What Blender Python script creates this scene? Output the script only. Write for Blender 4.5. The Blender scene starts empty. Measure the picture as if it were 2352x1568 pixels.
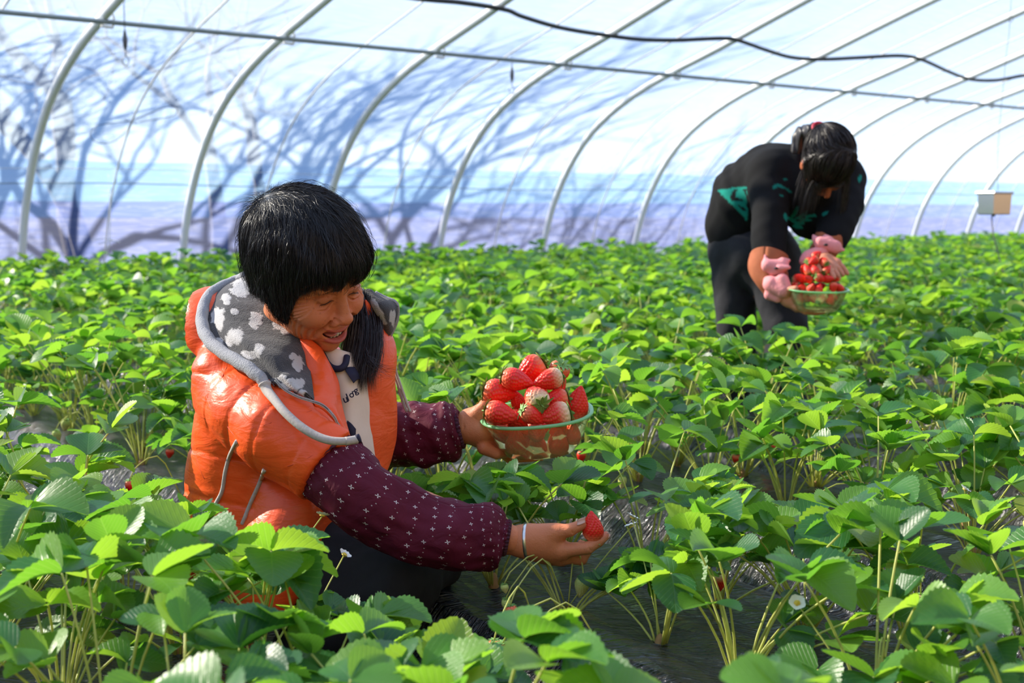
import bpy, math, random
import numpy as np
from mathutils import Vector, Matrix
random.seed(7); RNG = np.random.default_rng(11)
SC = bpy.context.scene; COL = SC.collection

# ------------------------------------------------ camera, sky, sun, exposure
CAM_H = 0.85; FPX = 2900.0; PITCH = math.atan(306/2900)
cd = bpy.data.cameras.new('camera'); cam = bpy.data.objects.new('camera', cd); COL.objects.link(cam)
cam.location = (0, 0, CAM_H); cam.rotation_euler = (math.pi/2-PITCH, 0, 0)
cd.sensor_width = 36; cd.lens = FPX/2352*36; cd.clip_start = 0.05; cd.clip_end = 300
cd.dof.use_dof = True; cd.dof.focus_distance = 2.30; cd.dof.aperture_fstop = 5.2; cd.dof.aperture_blades = 9
SC.camera = cam
W = bpy.data.worlds.new('sky'); SC.world = W; W.use_nodes = True
wn = W.node_tree; wn.nodes.clear()
_tc = wn.nodes.new('ShaderNodeTexCoord'); _sx = wn.nodes.new('ShaderNodeSeparateXYZ'); _cr = wn.nodes.new('ShaderNodeValToRGB')
_bg = wn.nodes.new('ShaderNodeBackground'); _wo = wn.nodes.new('ShaderNodeOutputWorld')
_cr.color_ramp.elements[0].position = 0.0; _cr.color_ramp.elements[0].color = (0.36, 0.58, 1.0, 1)
_cr.color_ramp.elements[1].position = 0.7; _cr.color_ramp.elements[1].color = (0.16, 0.36, 0.95, 1)
wn.links.new(_tc.outputs['Generated'], _sx.inputs[0]); wn.links.new(_sx.outputs[2], _cr.inputs[0])
wn.links.new(_cr.outputs[0], _bg.inputs[0]); wn.links.new(_bg.outputs[0], _wo.inputs[0]); _bg.inputs[1].default_value = 1.35
SUN_TO = Vector((-0.80, 0.30, 0.50)).normalized()
sl = bpy.data.lights.new('sun', 'SUN'); so = bpy.data.objects.new('sun', sl); COL.objects.link(so)
so.location = SUN_TO*30; so.rotation_euler = SUN_TO.to_track_quat('Z', 'Y').to_euler()
sl.energy = 25.0; sl.angle = 0.011; sl.color = (1.0, 0.90, 0.76)
SC.view_settings.view_transform = 'Standard'; SC.view_settings.look = 'None'
SC.view_settings.gamma = 1; SC.view_settings.use_curve_mapping = False; SC.view_settings.exposure = 0.14
SC.cycles.max_bounces = 8; SC.cycles.transparent_max_bounces = 16; SC.cycles.sample_clamp_indirect = 6
SC.cycles.transmission_bounces = 6; SC.cycles.diffuse_bounces = 4

# ------------------------------------------------ helpers
def at(px, py, Y):
    """world point seen at photograph pixel (px,py) at distance Y in front of the camera"""
    x = (px-1176)/FPX; y = -(py-784)/FPX
    d = np.array([x, math.cos(PITCH)+y*math.sin(PITCH), -math.sin(PITCH)+y*math.cos(PITCH)])
    p = d*(Y/d[1]); p[2] += CAM_H
    return p
TH = math.atan(3609/2916); AX = np.array([math.sin(TH), math.cos(TH), 0.0]); NV = np.array([math.cos(TH), -math.sin(TH), 0.0])
WALL0 = np.array([-4.03, 10.29, 0.0]); RIBSP = 1.38
def wp(i, u, z): p = WALL0+i*RIBSP*AX+u*NV; return np.array([p[0], p[1], z])

def mk_mesh(name, V, F, mats=(), uv=None, attrs=None, smooth=True, mi=None):
    me = bpy.data.meshes.new(name)
    V = np.asarray(V, dtype=np.float32)
    if isinstance(F, np.ndarray):
        k = F.shape[1]; nf = len(F)
        me.vertices.add(len(V)); me.vertices.foreach_set('co', V.ravel())
        me.loops.add(nf*k); me.loops.foreach_set('vertex_index', F.astype(np.int32).ravel())
        me.polygons.add(nf); me.polygons.foreach_set('loop_start', np.arange(0, nf*k, k, dtype=np.int32))
        me.update(calc_edges=True)
    else:
        me.from_pydata(V.tolist(), [], F); me.update()
    if uv is not None:
        l = me.uv_layers.new(name='UVMap'); idx = np.empty(len(me.loops), dtype=np.int32); me.loops.foreach_get('vertex_index', idx)
        l.data.foreach_set('uv', np.asarray(uv, dtype=np.float32)[idx].ravel())
    for k_, a in (attrs or {}).items():
        a = np.asarray(a, dtype=np.float32)
        if a.ndim == 1: at_ = me.attributes.new(k_, 'FLOAT', 'POINT'); at_.data.foreach_set('value', a)
        else:
            if a.shape[1] == 3: a = np.concatenate([a, np.ones((len(a), 1), np.float32)], 1)
            at_ = me.color_attributes.new(k_, 'FLOAT_COLOR', 'POINT'); at_.data.foreach_set('color', a.ravel())
    for m in mats: me.materials.append(m)
    if mi is not None: me.polygons.foreach_set('material_index', np.asarray(mi, dtype=np.int32))
    if smooth: me.polygons.foreach_set('use_smooth', [True]*len(me.polygons))
    return me
def link(name, data, parent=None, loc=None, rot=None, scale=None):
    o = bpy.data.objects.new(name, data); COL.objects.link(o)
    if parent is not None: o.parent = parent
    if loc is not None: o.location = loc
    if rot is not None: o.rotation_euler = rot
    if scale is not None: o.scale = (scale,)*3 if isinstance(scale, (int, float)) else scale
    return o
def tag(o, label=None, cat=None, group=None, kind=None):
    if label: o['label'] = label
    if cat: o['category'] = cat
    if group: o['group'] = group
    if kind: o['kind'] = kind
    return o
def thing(name, label, cat, loc=(0, 0, 0), group=None): return tag(link(name, None, loc=tuple(float(c) for c in loc)), label, cat, group)
def local(o, V): return np.asarray(V)-np.array(o.location)

class MB:
    """collects shapes into one mesh"""
    def __init__(s): s.V = []; s.F = []; s.UV = []; s.n = 0; s.M = []
    def add(s, V, F, uv=None, m=0):
        V = np.asarray(V, float); s.V.append(V); s.F += [tuple(int(i)+s.n for i in f) for f in F]
        s.UV.append(np.zeros((len(V), 2)) if uv is None else np.asarray(uv, float)); s.n += len(V); s.M += [m]*len(F)
    def box(s, c, size, R=None, m=0, bev=0.0):
        c = np.array(c, float); h = np.array(size, float)/2
        P = np.array([[x, y, z] for x in (-1, 1) for y in (-1, 1) for z in (-1, 1)], float)*h
        if R is not None: P = P@np.array(R).T
        s.add(P+c, [(0, 1, 3, 2), (4, 6, 7, 5), (0, 4, 5, 1), (2, 3, 7, 6), (0, 2, 6, 4), (1, 5, 7, 3)], m=m)
    def tube(s, pts, r, n=8, cap=True, m=0, flat=1.0):
        V, F, UV = tube_geo(pts, r, n, cap, flat); s.add(V, F, UV, m)
    def build(s, name, mats, parent=None, smooth=True):
        mats = mats if isinstance(mats, (list, tuple)) else [mats]
        V = np.concatenate(s.V)
        if parent is not None: V = V-np.array(parent.matrix_local.translation)*0
        return link(name, mk_mesh(name, V, s.F, mats, np.concatenate(s.UV), smooth=smooth, mi=s.M), parent)
def smooth_path(P, n):
    """Catmull-Rom resampling of control rows P (k,d) to n samples"""
    P = np.asarray(P, float); k = len(P)
    if k < 3: t = np.linspace(0, 1, n)[:, None]; return P[0]*(1-t)+P[-1]*t
    Q = np.vstack([2*P[0]-P[1], P, 2*P[-1]-P[-2]]); t = np.linspace(0, k-1-1e-9, n); i = t.astype(int); f = (t-i)[:, None]
    a, b, c, d = Q[i], Q[i+1], Q[i+2], Q[i+3]
    return 0.5*((2*b)+(-a+c)*f+(2*a-5*b+4*c-d)*f**2+(-a+3*b-3*c+d)*f**3)
def frames(P):
    P = np.asarray(P, float); T = np.gradient(P, axis=0); T /= np.linalg.norm(T, axis=1)[:, None]+1e-12
    up = np.array([0, 0, 1.0]) if abs(T[0][2]) < .9 else np.array([1.0, 0, 0])
    N = []; u = up
    for t in T:
        u = u-t*(u@t); u = u/(np.linalg.norm(u)+1e-12); N.append(u)
    N = np.array(N); return T, N, np.cross(T, N)
def tube_geo(pts, r, n=8, cap=True, flat=1.0):
    P = np.asarray(pts, float); k = len(P); T, N, B = frames(P); r = np.broadcast_to(np.asarray(r, float), (k,))
    a = np.arange(n)*2*math.pi/n
    V = (P[:, None]+r[:, None, None]*(np.cos(a)[None, :, None]*N[:, None]*flat+np.sin(a)[None, :, None]*B[:, None])).reshape(-1, 3)
    F = [(i*n+j, i*n+(j+1) % n, (i+1)*n+(j+1) % n, (i+1)*n+j) for i in range(k-1) for j in range(n)]
    uv = np.array([(j/n, i/max(1, k-1)) for i in range(k) for j in range(n)])
    if cap: F += [tuple(range(n))[::-1], tuple((k-1)*n+j for j in range(n))]
    return V, F, uv
def lathe(prof, n=24):
    V = [(r*math.cos(2*math.pi*j/n), r*math.sin(2*math.pi*j/n), z) for r, z in prof for j in range(n)]
    F = [(i*n+j, i*n+(j+1) % n, (i+1)*n+(j+1) % n, (i+1)*n+j) for i in range(len(prof)-1) for j in range(n)]
    return np.array(V), F

# ------------------------------------------------ materials
class NT:
    def __init__(s, name):
        s.m = bpy.data.materials.new(name); s.m.use_nodes = True; s.t = s.m.node_tree; s.t.nodes.clear(); s.out = s.n('ShaderNodeOutputMaterial')
    def n(s, typ, **kw):
        x = s.t.nodes.new(typ)
        for k, v in kw.items():
            if hasattr(x, k): setattr(x, k, v)
            else: x.inputs[k.replace('_', ' ')].default_value = v
        return x
    def l(s, a, b): s.t.links.new(a, b)
    def val(s, inp, v):
        if hasattr(v, 'is_linked') or hasattr(v, 'links'): s.l(v, inp)
        else: inp.default_value = v
    def math(s, op, a, b=0.0, c=None, clamp=False):
        x = s.n('ShaderNodeMath', operation=op, use_clamp=clamp); s.val(x.inputs[0], a); s.val(x.inputs[1], b)
        if c is not None: s.val(x.inputs[2], c)
        return x.outputs[0]
    def mix(s, f, a, b):
        x = s.n('ShaderNodeMix', data_type='RGBA'); s.val(x.inputs[0], f); s.val(x.inputs[6], a); s.val(x.inputs[7], b); return x.outputs[2]
    def ramp(s, f, stops):
        x = s.n('ShaderNodeValToRGB'); e = x.color_ramp.elements
        while len(e) < len(stops): e.new(0.5)
        for q, (p, c) in zip(e, stops): q.position = p; q.color = (*c, 1) if len(c) == 3 else c
        s.val(x.inputs[0], f); return x.outputs[0]
    def noise(s, sc, det=3, co=None, dist=0.0, rough=.5):
        x = s.n('ShaderNodeTexNoise'); x.inputs['Scale'].default_value = sc; x.inputs['Detail'].default_value = det; x.inputs['Distortion'].default_value = dist; x.inputs['Roughness'].default_value = rough
        if co is not None: s.l(co, x.inputs['Vector'])
        return x.outputs[0]
    def obj(s, scale=(1, 1, 1), which='Object', rot=(0, 0, 0)):
        t = s.n('ShaderNodeTexCoord'); m = s.n('ShaderNodeMapping'); m.inputs['Scale'].default_value = scale; m.inputs['Rotation'].default_value = rot; s.l(t.outputs[which], m.inputs[0]); return m.outputs[0]
    def bump(s, h, st=.3, d=.01):
        x = s.n('ShaderNodeBump'); x.inputs['Strength'].default_value = st; x.inputs['Distance'].default_value = d; s.l(h, x.inputs['Height']); return x.outputs[0]
    def pbsdf(s, col, rough=.5, nrm=None, **kw):
        x = s.n('ShaderNodeBsdfPrincipled'); s.val(x.inputs['Base Color'], (*col, 1) if isinstance(col, tuple) and len(col) == 3 else col); s.val(x.inputs['Roughness'], rough)
        if nrm is not None: s.l(nrm, x.inputs['Normal'])
        for k, v in kw.items(): s.val(x.inputs[k.replace('_', ' ')], v)
        return x.outputs[0]
    def done(s, sh): s.l(sh, s.out.inputs[0]); return s.m
def simple(name, col, rough=.5, metal=0.0, **kw):
    t = NT(name); return t.done(t.pbsdf(col, rough, Metallic=metal, **kw))
def noisy(name, c1, c2, sc=30, rough=.6, bump=.2, bd=.002, **kw):
    t = NT(name); co = t.obj(); n = t.noise(sc, 5, co)
    return t.done(t.pbsdf(t.mix(n, (*c1, 1), (*c2, 1)), rough, t.bump(n, bump, bd), **kw))
def attrcol(t, name='Col'):
    a = t.n('ShaderNodeAttribute'); a.attribute_name = name; return a.outputs['Color']

M = {}
M['steel'] = noisy('galvanised_steel', (.50, .53, .54), (.68, .70, .70), 12, .42, .1, Metallic=.25)
M['hoop'] = noisy('pale_painted_hoop', (.90, .92, .91), (.97, .97, .96), 12, .45, .1)
M['steel_dark'] = noisy('weathered_steel', (.20, .24, .25), (.34, .38, .38), 14, .5, .1, Metallic=.3)
M['white_rod'] = noisy('white_strap', (.80, .78, .74), (.92, .90, .87), 40, .6)
M['black_rubber'] = simple('black_rubber', (.02, .022, .026), .45)
M['wire'] = simple('thin_wire', (.10, .10, .11), .45, .6)
M['stainless'] = simple('brushed_stainless', (.62, .60, .57), .22, 1.0)

def film_mat():
    t = NT('greenhouse_film')
    co = t.obj((.25, 5, 5)); uvm = t.n('ShaderNodeUVMap'); sp = t.n('ShaderNodeSeparateXYZ'); t.l(uvm.outputs[0], sp.inputs[0])
    # uv: x along tunnel (m), y arc length (m)
    mp = t.n('ShaderNodeMapping'); t.l(uvm.outputs[0], mp.inputs[0]); mp.inputs['Scale'].default_value = (1.2, 14, 1)
    n1 = t.noise(2.2, 4, mp.outputs[0], .6)
    mp2 = t.n('ShaderNodeMapping'); t.l(uvm.outputs[0], mp2.inputs[0]); mp2.inputs['Scale'].default_value = (3, 60, 1)
    n2 = t.noise(1.5, 3, mp2.outputs[0], .3)
    dirt = t.ramp(t.noise(1.1, 4, uvm.outputs[0]), [(.35, (0, 0, 0)), (.75, (1, 1, 1))])
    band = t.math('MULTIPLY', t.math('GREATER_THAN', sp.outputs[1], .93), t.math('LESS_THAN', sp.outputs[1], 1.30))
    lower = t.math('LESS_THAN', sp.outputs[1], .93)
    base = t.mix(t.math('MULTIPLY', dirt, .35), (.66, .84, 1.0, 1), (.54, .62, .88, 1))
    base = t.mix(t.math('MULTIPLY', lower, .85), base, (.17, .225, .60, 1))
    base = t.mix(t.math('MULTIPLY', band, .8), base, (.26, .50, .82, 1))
    crease = t.ramp(n1, [(.50, (0, 0, 0)), (.56, (1, 1, 1)), (.62, (0, 0, 0))])
    base = t.mix(t.math('MULTIPLY', crease, .22), base, (.98, 1, 1, 1))
    nb = t.bump(t.math('ADD', n1, t.math('MULTIPLY', n2, .4)), .5, .012)
    base = t.mix(.735, base, (0, 0, 0, 1))
    tr = t.n('ShaderNodeBsdfTranslucent'); t.l(base, tr.inputs[0]); t.l(nb, tr.inputs['Normal'])
    tp = t.n('ShaderNodeBsdfTransparent'); tp.inputs[0].default_value = (.97, .99, 1, 1)
    gl = t.n('ShaderNodeBsdfGlossy'); gl.inputs['Roughness'].default_value = .35; gl.inputs[0].default_value = (.8, .85, .9, 1); t.l(nb, gl.inputs['Normal'])
    m1 = t.n('ShaderNodeMixShader'); t.l(t.math('SUBTRACT', .31, t.math('MULTIPLY', lower, .12)), m1.inputs[0]); t.l(tr.outputs[0], m1.inputs[1]); t.l(tp.outputs[0], m1.inputs[2])
    m2 = t.n('ShaderNodeMixShader'); m2.inputs[0].default_value = .05; t.l(m1.outputs[0], m2.inputs[1]); t.l(gl.outputs[0], m2.inputs[2])
    return t.done(m2.outputs[0])
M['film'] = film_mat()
def mulch_mat():
    t = NT('black_mulch_film'); co = t.obj((1, 1, 1)); r = t.n('ShaderNodeTexCoord'); mp = t.n('ShaderNodeMapping'); t.l(r.outputs['Object'], mp.inputs[0])
    mp.inputs['Rotation'].default_value = (0, 0, -(math.pi/2-TH)+math.pi/2*0); mp.inputs['Scale'].default_value = (5, 42, 8)
    mp.inputs['Rotation'].default_value = (0, 0, TH)
    n1 = t.noise(2.2, 4, mp.outputs[0], 1.2); n2 = t.noise(14, 4, co, .5); n3 = t.noise(2.5, 5, co, .2)
    soil = t.ramp(n3, [(.62, (0, 0, 0)), (.72, (1, 1, 1))])
    col = t.mix(t.math('MULTIPLY', soil, .5), (.009, .010, .013, 1), (.07, .052, .036, 1))
    rough = t.math('ADD', t.math('MULTIPLY', soil, .4), .15)
    return t.done(t.pbsdf(col, rough, t.bump(t.math('ADD', n1, t.math('MULTIPLY', n2, .5)), .9, .03), Specular_IOR_Level=.9))
M['mulch'] = mulch_mat()
M['earth'] = noisy('rammed_earth', (.36, .25, .16), (.50, .36, .24), 3, .95, .6, .03)
M['bark'] = noisy('bare_bark', (.20, .19, .18), (.28, .26, .25), 14, .9, .6, .02)
M['dry_ground'] = noisy('dry_field_earth', (.060, .055, .050), (.10, .09, .075), 2, .95, .4, .03)

# ------------------------------------------------ greenhouse shell
PROF = np.array([(0, 0), (.05, .22), (.12, .45), (.24, .80), (.42, 1.12), (.62, 1.38), (.88, 1.62), (1.2, 1.82), (1.6, 2.0), (2.05, 2.15), (2.6, 2.31), (3.3, 2.53), (4.2, 2.80), (5.3, 3.06), (6.6, 3.28), (8.2, 3.42), (10, 3.42), (11.6, 3.3), (13.2, 3.05)])
PD = smooth_path(PROF, 90)
ARC = np.concatenate([[0], np.cumsum(np.linalg.norm(np.diff(PD, axis=0), axis=1))])
def build_shell():
    i0, i1 = -9, 17; ni = (i1-i0)*6+1; ii = np.linspace(i0, i1, ni)
    V = []; UV = []; rs = np.random.default_rng(3)
    for k, i in enumerate(ii):
        sag = .018*(1-abs(((i % 1)-.5)*2))   # film sinks between ribs
        for j, (u, z) in enumerate(PD):
            t = PD[min(j+1, len(PD)-1)]-PD[max(j-1, 0)]; t = t/np.linalg.norm(t); nn = np.array([-t[1], t[0]])  # outward
            o = .056-sag*min(1, z/.5)+.006*math.sin(7*z+3*i)*math.sin(2.1*i+u)
            V.append(wp(i, u+nn[0]*o, z+nn[1]*o)); UV.append((i*RIBSP, ARC[j]))
    n = len(PD); F = np.array([(k*n+j, (k+1)*n+j, (k+1)*n+j+1, k*n+j+1) for k in range(ni-1) for j in range(n-1)])
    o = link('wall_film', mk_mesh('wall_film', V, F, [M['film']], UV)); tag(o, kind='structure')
    # earth wall at the back of the greenhouse and at its two ends
    m = MB(); b0 = wp(i0, 13.25, 0); b1 = wp(i1, 13.25, 0); c = (b0+b1)/2; c[2] = 1.5
    R = np.array([AX, NV, [0, 0, 1]]).T
    m.box(c, ((i1-i0)*RIBSP, .3, 3.0), R); tag(m.build('wall_back', M['earth'], smooth=False), kind='structure')
    for nm, i in (('wall_left', i0), ('wall_right', i1)):
        P = [wp(i, u, z) for u, z in PD]+[wp(i, 13.2, 0)]; Q = [p+AX*.12*(1 if i > 0 else -1) for p in P]; k = len(P)
        F = [tuple(range(k)), tuple(range(2*k-1, k-1, -1))]+[(j, (j+1) % k, (j+1) % k+k, j+k) for j in range(k)]
        tag(link(nm, mk_mesh(nm, P+Q, F, [M['earth']], smooth=False)), kind='structure')
build_shell()

# beds run away from the film wall towards the camera; profile is a function of s = P.AX
BED_H = .14; PER = .87; FUR = 1.13
def bed_z(s):
    d = np.abs(((s-FUR+PER/2) % PER)-PER/2); t = np.clip((d-.10)/.09, 0, 1); return BED_H*(t*t*(3-2*t))
def build_ground():
    ss = np.arange(-11.5, 27.5, .03); uu = np.linspace(.06, 13.1, 120)
    s0 = WALL0@AX; u0 = WALL0@NV
    S, U = np.meshgrid(ss, uu, indexing='ij'); Z = bed_z(S)*np.clip((U-.35)/.15, 0, 1)
    Z = Z+.006*np.sin(S*37+U*9)+.008*np.sin(U*7.3+S*3)+RNG.normal(0, .0025, Z.shape)
    P = S[..., None]*AX+(U[..., None]+u0)*NV; P[..., 2] = Z
    a, b = S.shape; ix = np.arange(a*b).reshape(a, b)
    F = np.stack([ix[:-1, :-1], ix[:-1, 1:], ix[1:, 1:], ix[1:, :-1]], -1).reshape(-1, 4)[:, ::-1]
    tag(link('floor', mk_mesh('floor', P.reshape(-1, 3), F, [M['mulch']])), kind='structure')
    m = MB(); m.add([(-90, -60, -.03), (110, -60, -.03), (110, 120, -.03), (-90, 120, -.03)], [(0, 1, 2, 3)])
    tag(m.build('ground', M['dry_ground'], smooth=False), kind='structure')
build_ground()

def rib_path(i, n=40, umax=13.1):
    k = PD[PD[:, 0] <= umax]; q = smooth_path(k, n); return np.array([wp(i, u, z) for u, z in q])
PUR_U, PUR_Z = 2.05, 2.10
for i in range(-1, 15):
    t = thing('arch_rib', ['pale steel hoop at the far left edge of the film wall'][0], 'hoop', wp(i, 0, 0), 'steel hoops carrying the plastic film')
    m = MB(); P = rib_path(i)-wp(i, 0, 0); m.tube(P, .034, 10); m.build('hoop_tube', M['hoop'], t)
    m = MB(); c = wp(i, PUR_U, PUR_Z)-wp(i, 0, 0)    # clamp holding the long purlin
    m.tube([c+AX*.05+[0, 0, -.03], c+AX*.06+[0, 0, .03], c+AX*.045+[0, 0, .075], c-AX*.0+[0, 0, .085]], .008, 6)
    m.tube([c-AX*.03+[0, 0, -.03], c+AX*.05+[0, 0, -.034]], .010, 6); m.build('purlin_clamp', M['white_rod'], t)
    t['label'] = 'pale steel hoop standing outside the left edge of the view' if i < 0 else ['pale steel hoop at the far left edge', 'pale steel hoop second from the left, left of the black-haired head', 'pale steel hoop whose foot the black-haired head hides'][i] if i < 3 else 'pale steel hoop of the tunnel, %s from the left edge' % ['fourth', 'fifth', 'sixth', 'seventh', 'eighth', 'ninth', 'tenth', 'eleventh', 'twelfth', 'thirteenth', 'fourteenth', 'fifteenth'][i-3]
# straps between hoops (outer tie-downs, lying over the film)
for i in range(-1, 15):
    off = .52 if i not in (0,) else .50
    P = []
    for j, (u, z) in enumerate(smooth_path(PD[PD[:, 0] < 9], 46)):
        tt = .036*math.sin(j*1.7+i)*0
        P.append(wp(i+off+tt, u-.02*(1 if z < 2 else 0), z-.012))
    o = link('tie_strap', None); o.location = P[0]; m = MB(); m.tube(np.array(P)-P[0], .0075, 6); bpy.data.objects.remove(o)
    o = m.build('tie_strap', M['white_rod']); o.location = P[0]
    tag(o, 'thin pale strap up the film, outside the left edge' if i < 0 else 'thin pale strap up the film just after the %s hoop from the left' % ['first', 'second', 'third', 'fourth', 'fifth', 'sixth', 'seventh', 'eighth', 'ninth', 'tenth', 'eleventh', 'twelfth', 'thirteenth', 'fourteenth', 'fifteenth'][i], 'strap', 'thin straps between the hoops')
m = MB(); m.tube([wp(-4, PUR_U, PUR_Z), wp(4, PUR_U, PUR_Z), wp(15, PUR_U, PUR_Z)], .017, 8)
tag(m.build('purlin_pipe', M['steel_dark']), 'long thin steel pipe crossing under all the hoops', 'pipe')
m = MB(); m.tube([wp(i, .36+.012*math.sin(i*5), 1.045+.008*math.sin(i*3)) for i in np.linspace(-3, 15, 60)], .0045, 5)
tag(m.build('dark_cord', M['steel_dark']), 'thin dark cord running along the blue band of the film wall', 'cord')
m = MB(); m.tube([wp(i, .42+.006*math.sin(i*4), 1.16+.01*math.sin(i*2)) for i in np.linspace(-3, 15, 60)], .003, 5)
tag(m.build('pale_wire', M['white_rod']), 'pale wire along the top edge of the blue band', 'wire')

def plane_hit(px, py, i):
    """point where the line of sight meets the upright plane through hoop i"""
    d = at(px, py, 1.0)-np.array([0, 0, CAM_H]); B = WALL0+i*RIBSP*AX
    t = (B@AX)/(d@AX); p = d*t; p[2] += CAM_H; return p
def arc_hit(px, py, below=.03):
    """point where the line of sight meets the arched roof"""
    d = at(px, py, 1.0)-np.array([0, 0, CAM_H]); u0 = WALL0@NV
    for t in np.arange(2, 60, .02):
        p = d*t; u = p@NV-u0; z = p[2]+CAM_H
        if 0 <= u <= 13 and z >= np.interp(u, PD[:, 0], PD[:, 1])-below: return np.array([p[0], p[1], z])
hose = [(700, -60), (930, -8), (1060, 6), (1160, 22), (1200, 38), (1290, 64), (1400, 82), (1480, 91), (1560, 92), (1660, 88), (1700, 94), (1760, 115), (1820, 132), (1890, 136), (1980, 132), (2070, 128), (2120, 138), (2180, 165), (2230, 182), (2290, 184), (2360, 172), (2440, 168), (2520, 190), (2600, 200)]
hp = []
for k, (x, y) in enumerate(hose): hp.append(arc_hit(x, y, .06))
HP = smooth_path(hp, 140); m = MB(); m.tube(HP, .0185, 8)
tag(m.build('black_hose', M['black_rubber']), 'wavy black hose slung under the hoops across the top', 'hose')
# hooks with a spindle weight on thin wires
for (x, y0, y1, yy, lab) in [(289, -60, 150, 8.7, 'weighted hook on a wire by the hoop at upper left'), (1176, 40, 215, 11.2, 'weighted hook hanging right of the middle hoops, above the black-haired head'), (1757, 176, 280, 14.5, 'weighted hook hanging above the stooping woman'), (2193, 190, 308, 17.5, 'weighted hook hanging nearest the metal box')]:
    p1 = at(x, y1, yy); p0 = at(x-3, y0, yy); s = yy/8.7
    t = thing('hanging_hook', lab, 'hook', p1, 'weighted hooks on wires'); L = p0[2]-p1[2]
    top = np.interp((p1@NV-WALL0@NV), PD[:, 0], PD[:, 1])-p1[2]
    m = MB(); m.tube([(0, 0, max(top, L)), (0, 0, .17)], .0035, 5); m.build('wire', M['wire'], t)
    V, F = lathe([(.001, .24), (.008, .225), (.015, .19), (.018, .165), (.015, .13), (.006, .10), (.001, .095)], 10); m = MB(); m.add(V, F); m.build('weight', M['wire'], t)
    m = MB(); m.tube([(0, 0, .10), (0, 0, .06)], .004, 5); m.tube([(.022*math.sin(a), 0, .030+.03*math.cos(a)) for a in np.linspace(-.2, 5.2, 14)], .0035, 5); m.build('hook', M['wire'], t)
# tied loops on the strap at left
def loops(name, x, y, Y, segs, lab, r=.005):
    m = MB(); c = at(x, y, Y)
    for s in segs: m.tube(smooth_path([at(a, b, Y)-c for a, b in s], 24), r, 5)
    o = m.build(name, M['wire'] if name == 'wire_loop' else M['white_rod']); o.location = c; tag(o, lab, 'wire')
loops('wire_loop', 300, 280, 10.05, [[(300, 278), (260, 282), (220, 290), (207, 310), (225, 328), (262, 325), (290, 300), (302, 280)], [(302, 278), (340, 262), (380, 246), (405, 246), (402, 264), (370, 272), (320, 280)], [(285, 274), (315, 284)]], 'thin wire knotted in two loops on the left strap', .003)
loops('wire_tie', 243, 556, 10.5, [[(213, 552), (240, 548), (275, 556)], [(225, 560), (243, 556), (260, 552)], [(250, 400), (253, 480), (251, 556), (245, 580)]], 'pale tie knotted low on the left strap', .0045)
loops('wire_tie', 1380, 428, 14.6, [[(1345, 428), (1378, 426), (1408, 431)], [(1340, 418), (1378, 430)]], 'small dark tie on the blue band beside the middle hoops', .006)

# metal box hanging from a wire, with its cable
def metal_box():
    Yb = 8.2; c = at(2283, 493, Yb); s = Yb/2916
    t = thing('metal_box', 'small stainless steel box hanging on a wire at the right', 'box', c)
    w, h, d = 78*s, 52*s, .16
    R = Matrix.Rotation(.55, 3, 'Z')
    R = np.array(R)
    def ring(wx, dy, z): return [np.array([a*wx/2, b*dy/2, 0])@R.T+[0, 0, z] for a, b in ((-1, -1), (1, -1), (1, 1), (-1, 1))]
    w2, d2 = .17, .12
    rings = [ring(w2*.94, d2*.94, 0), ring(w2*.98, d2*.98, .006), ring(w2*1.04, d2*1.04, h-.012)]
    V = np.concatenate(rings); F = [(i*4+j, i*4+(j+1) % 4, (i+1)*4+(j+1) % 4, (i+1)*4+j) for i in range(2) for j in range(4)]+[(3, 2, 1, 0)]
    m = MB(); m.add(V, F); m.build('box_body', M['stainless'], t, smooth=False)
    m = MB(); rr = [ring(w2*1.14, d2*1.14, h-.014), ring(w2*1.16, d2*1.16, h-.006), ring(w2*1.12, d2*1.12, h+.002)]
    V = np.concatenate(rr); m.add(V, [(i*4+j, i*4+(j+1) % 4, (i+1)*4+(j+1) % 4, (i+1)*4+j) for i in range(2) for j in range(4)]+[(3, 2, 1, 0), (8, 9, 10, 11)]); m.build('lid', M['stainless'], t, smooth=False)
    top = np.interp((c@NV-WALL0@NV), PD[:, 0], PD[:, 1])-c[2]
    m = MB(); P = [np.array([.02, 0, h]), at(2293, 330, Yb)-c, at(2312, 120, Yb)-c, at(2320, 45, Yb)-c]; P.append(P[-1]+[.02, 0, top-P[-1][2]]); m.tube(smooth_path(P, 20), .0016, 5)
    m.tube([at(2322+5*math.cos(a), 44+7*math.sin(a), Yb)-c for a in np.linspace(0, 6.3, 12)], .0016, 5); m.build('hanging_wire', M['wire'], t)
    m = MB(); m.tube(smooth_path([at(a, b, Yb-k*.05)-c for k, (a, b) in enumerate([(2278, 494), (2279, 520), (2284, 550), (2295, 590), (2303, 620), (2318, 650), (2342, 672), (2375, 705), (2420, 740), (2450, 800)])], 40), .0042, 6)
    m.tube([(0, 0, -.012), (0, 0, .002)], .009, 8); m.build('cable', M['black_rubber'], t)
metal_box()

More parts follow.
